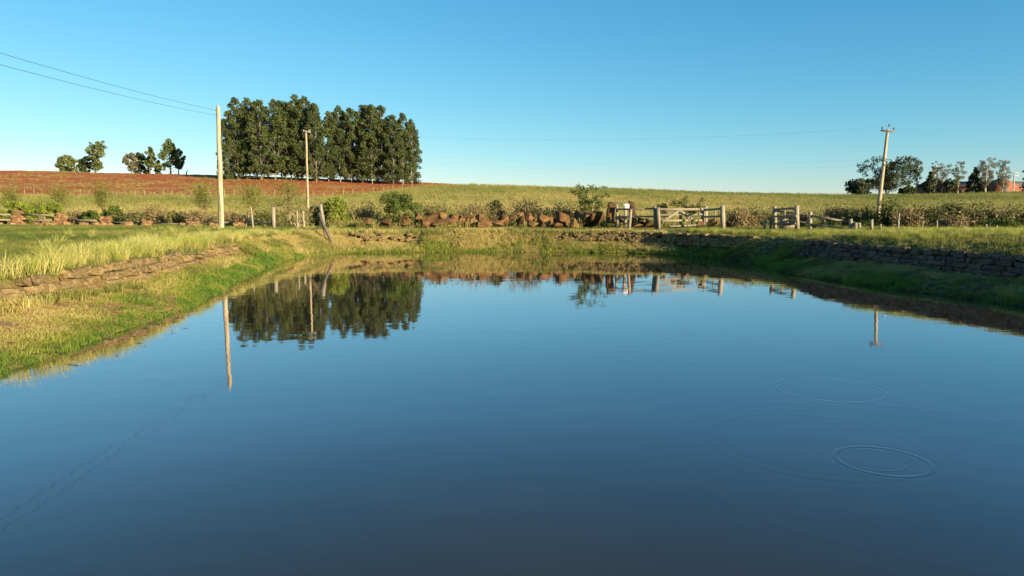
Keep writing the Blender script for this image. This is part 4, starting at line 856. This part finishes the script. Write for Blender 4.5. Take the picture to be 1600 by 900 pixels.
k = (i_w | (dw < .5)) & ~i_s & (ds > .25) & (rng.uniform(0, 1, len(P)) < np.clip(.45 + .6 * vnoise(P, 1.3, 41), .03, .9)); P = P[k]
scatter('dry_bank_grass', 'matted dry yellow grass hanging over the far bank', P, rng.uniform(.45, 1.1, len(P)), .88 + .3 * vnoise(P, 1.1, 42) + rng.normal(0, .15, len(P)), MEAD)
P = rnd(16000, -14, -8, 9, 38); dw, i_w = pdist(P, WALL)
k = (((dw < .35) & ~i_w) | ((dw < .8) & (dw > .36) & i_w)) & (rng.uniform(0, 1, len(P)) < np.clip(.4 + .6 * vnoise(P, 1.5, 43) + (P[:, 1] > 22) * .4, .04, .95)); P = P[k]
scatter('wall_foot_grass', 'rough yellow green grass along the foot and lip of the left wall', P, rng.uniform(.35, .95, len(P)), .55 + .3 * vnoise(P, 1.1, 44) + rng.normal(0, .15, len(P)), MEAD)
P = rnd(1600, -13, 13, 44.8, 52); k = (vnoise(P, 1.2, 47) > -.1) & ((P[:, 1] > 48.2) | (rng.uniform(0, 1, len(P)) < .07)); P = P[k]
scatter('brush_grass', 'dry tan grass growing between and behind the boulders', P, rng.uniform(.7, 1.25, len(P)), .6 + rng.normal(0, .25, len(P)), FIELD)
# meadow on top round the pond
P = rnd(170000, -45, 42, 10, 57); dw, i_w = pdist(P, WALL); k = ~i_w & inview(P, 4); P = P[k]; dw = dw[k]
keep = rng.uniform(0, 1, len(P)) < np.clip(26. / P[:, 1], .3, 1); P = P[keep]; dw = dw[keep]
ti = np.where(P[:, 0] < -9, .22, .34) + .26 * vnoise(P, .35, 25) + rng.normal(0, .12, len(P)) + .2 * np.exp(-dw / 2)
scatter('meadow_grass', 'green meadow grass on the level ground round the pond', P, rng.uniform(.5, 1.05, len(P)) * np.clip(.85 - P[:, 1] / 170, .5, .9), ti, MEAD)
# pale tall grass along the left wall and far edge
P = rnd(26000, -22, 4, 9, 50); dw, i_w = pdist(P, WALL); k = ~i_w & inview(P, 3) & (rng.uniform(0, 1, len(P)) < np.clip(1.1 * np.exp(-((dw - .45) / .8) ** 2) * np.clip(.6 + .8 * vnoise(P, 1.1, 26), .05, 1), .01, 1)) & (P[:, 0] < -8.5); P = P[k]
scatter('tall_grass', 'tall pale yellow grass along the top of the left wall', P, rng.uniform(.55, 1.15, len(P)) * np.clip(1.15 - P[:, 1] / 80, .6, 1.1), .56 + rng.normal(0, .28, len(P)), TALL)
P = rnd(9000, 10, 40, 15, 42); dw, i_w = pdist(P, WALL); k = ~i_w & inview(P, 3) & (vnoise(P, .5, 27) > -.1) & (dw > .5); P = P[k]
scatter('tufted_grass', 'yellow green tufted grass above the right wall', P, rng.uniform(.35, .7, len(P)), .35 + rng.normal(0, .2, len(P)), TALL)
# hill field
P = rnd(150000, -165, 165, 58, 181); k = inview(P, 6) & ~in_field(P); P = P[k]
keep = rng.uniform(0, 1, len(P)) < np.clip(75. / P[:, 1], .25, 1) * 1.0; P = P[keep]
rt = np.clip(P[:, 0] / P[:, 1] / .5, 0, 1) * np.clip((P[:, 1] - 100) / 60, 0, 1)
ti = .54 + .26 * vnoise(P, .12, 28) + .13 * vnoise(P, .5, 29) + rng.normal(0, .10, len(P)) - .38 * rt
scatter('field_grass', 'tan and olive grass covering the hillside field', P, rng.uniform(.6, 1.3, len(P)) * np.clip(.62 + P[:, 1] / 380, .7, 1.1), ti, FIELD)
# stubble in the ploughed soil
P = rnd(40000, -165, -10, 102, 180); k = inview(P, 6) & in_field(P); P = P[k]; row = np.sin((P[:, 1] - .12 * P[:, 0]) * 2 * math.pi / 2.2)
k = (row + .7 * vnoise(P, .08, 30) + .8 * vnoise(P, .4, 31)+ np.where(P[:, 1] < 150, .1, -.6) > .8); P = P[k]
scatter('stubble', 'tan stubble rows in the red ploughed soil', P, rng.uniform(.35, .7, len(P)), .55 + rng.normal(0, .2, len(P)), FIELD)

# ------------------------------------------------------------------ small things by the water
wb = at(431, 405, 33.6)
tag(link('stone', BOULDERS[3], None, (wb[0], 33.6, .08), (0, 0, .4), (.42, .35, .24)), 'single orange stone at the waterline of the left bank', 'rock')
for i, (px, py, D, s_, lb) in enumerate([(8, 470, 12.2, .16, 'white lichen stone on the left bank at the picture edge'), (155, 410, 18.2, .3, 'white weathered flat stone on the left wall'), (262, 397, 22.6, .28, 'pale stone lump on the left wall further back'), (450, 371, 37, .3, 'flat white stone at the far left corner of the pond'), (815, 369, 42.5, .2, 'small white stone on the far bank'), (1206, 363, 39, .3, 'pale stone on the far right corner wall')]):
    x, y, z = at(px, py, D); tag(link('pale_stone', stone_mesh('pale_stone', 'concrete' if i in (1, 2) else 'sandstone', 70 + i), None, (x, y, tz(x, y) + .04), (.1, .1, i), (s_ * 1.5, s_, s_ * .5)), lb, 'rock')
dp = MB()
for i in range(46):
    px = rng.uniform(60, 240); D = rng.uniform(9.9, 15.5); x = -7.35 - (D - 10) * .07 + rng.exponential(.35); a = rng.uniform(0, 3.14); l = rng.uniform(.03, .16)
    d = np.array([math.cos(a), math.sin(a) * .4, 0]) * l; s_ = np.array([-d[1], d[0], 0]) * .18; c = np.array([x, D, .004])
    dp.add([c - d, c - s_, c + d, c + s_ , c + (0, 0, .006)], None, [(0, 1, 4), (1, 2, 4), (2, 3, 4), (3, 0, 4)])
tag(link('floating_debris', dp.mesh('floating_debris', 'debris')), 'dark twigs and leaf bits floating off the left bank', 'debris', kind='stuff')
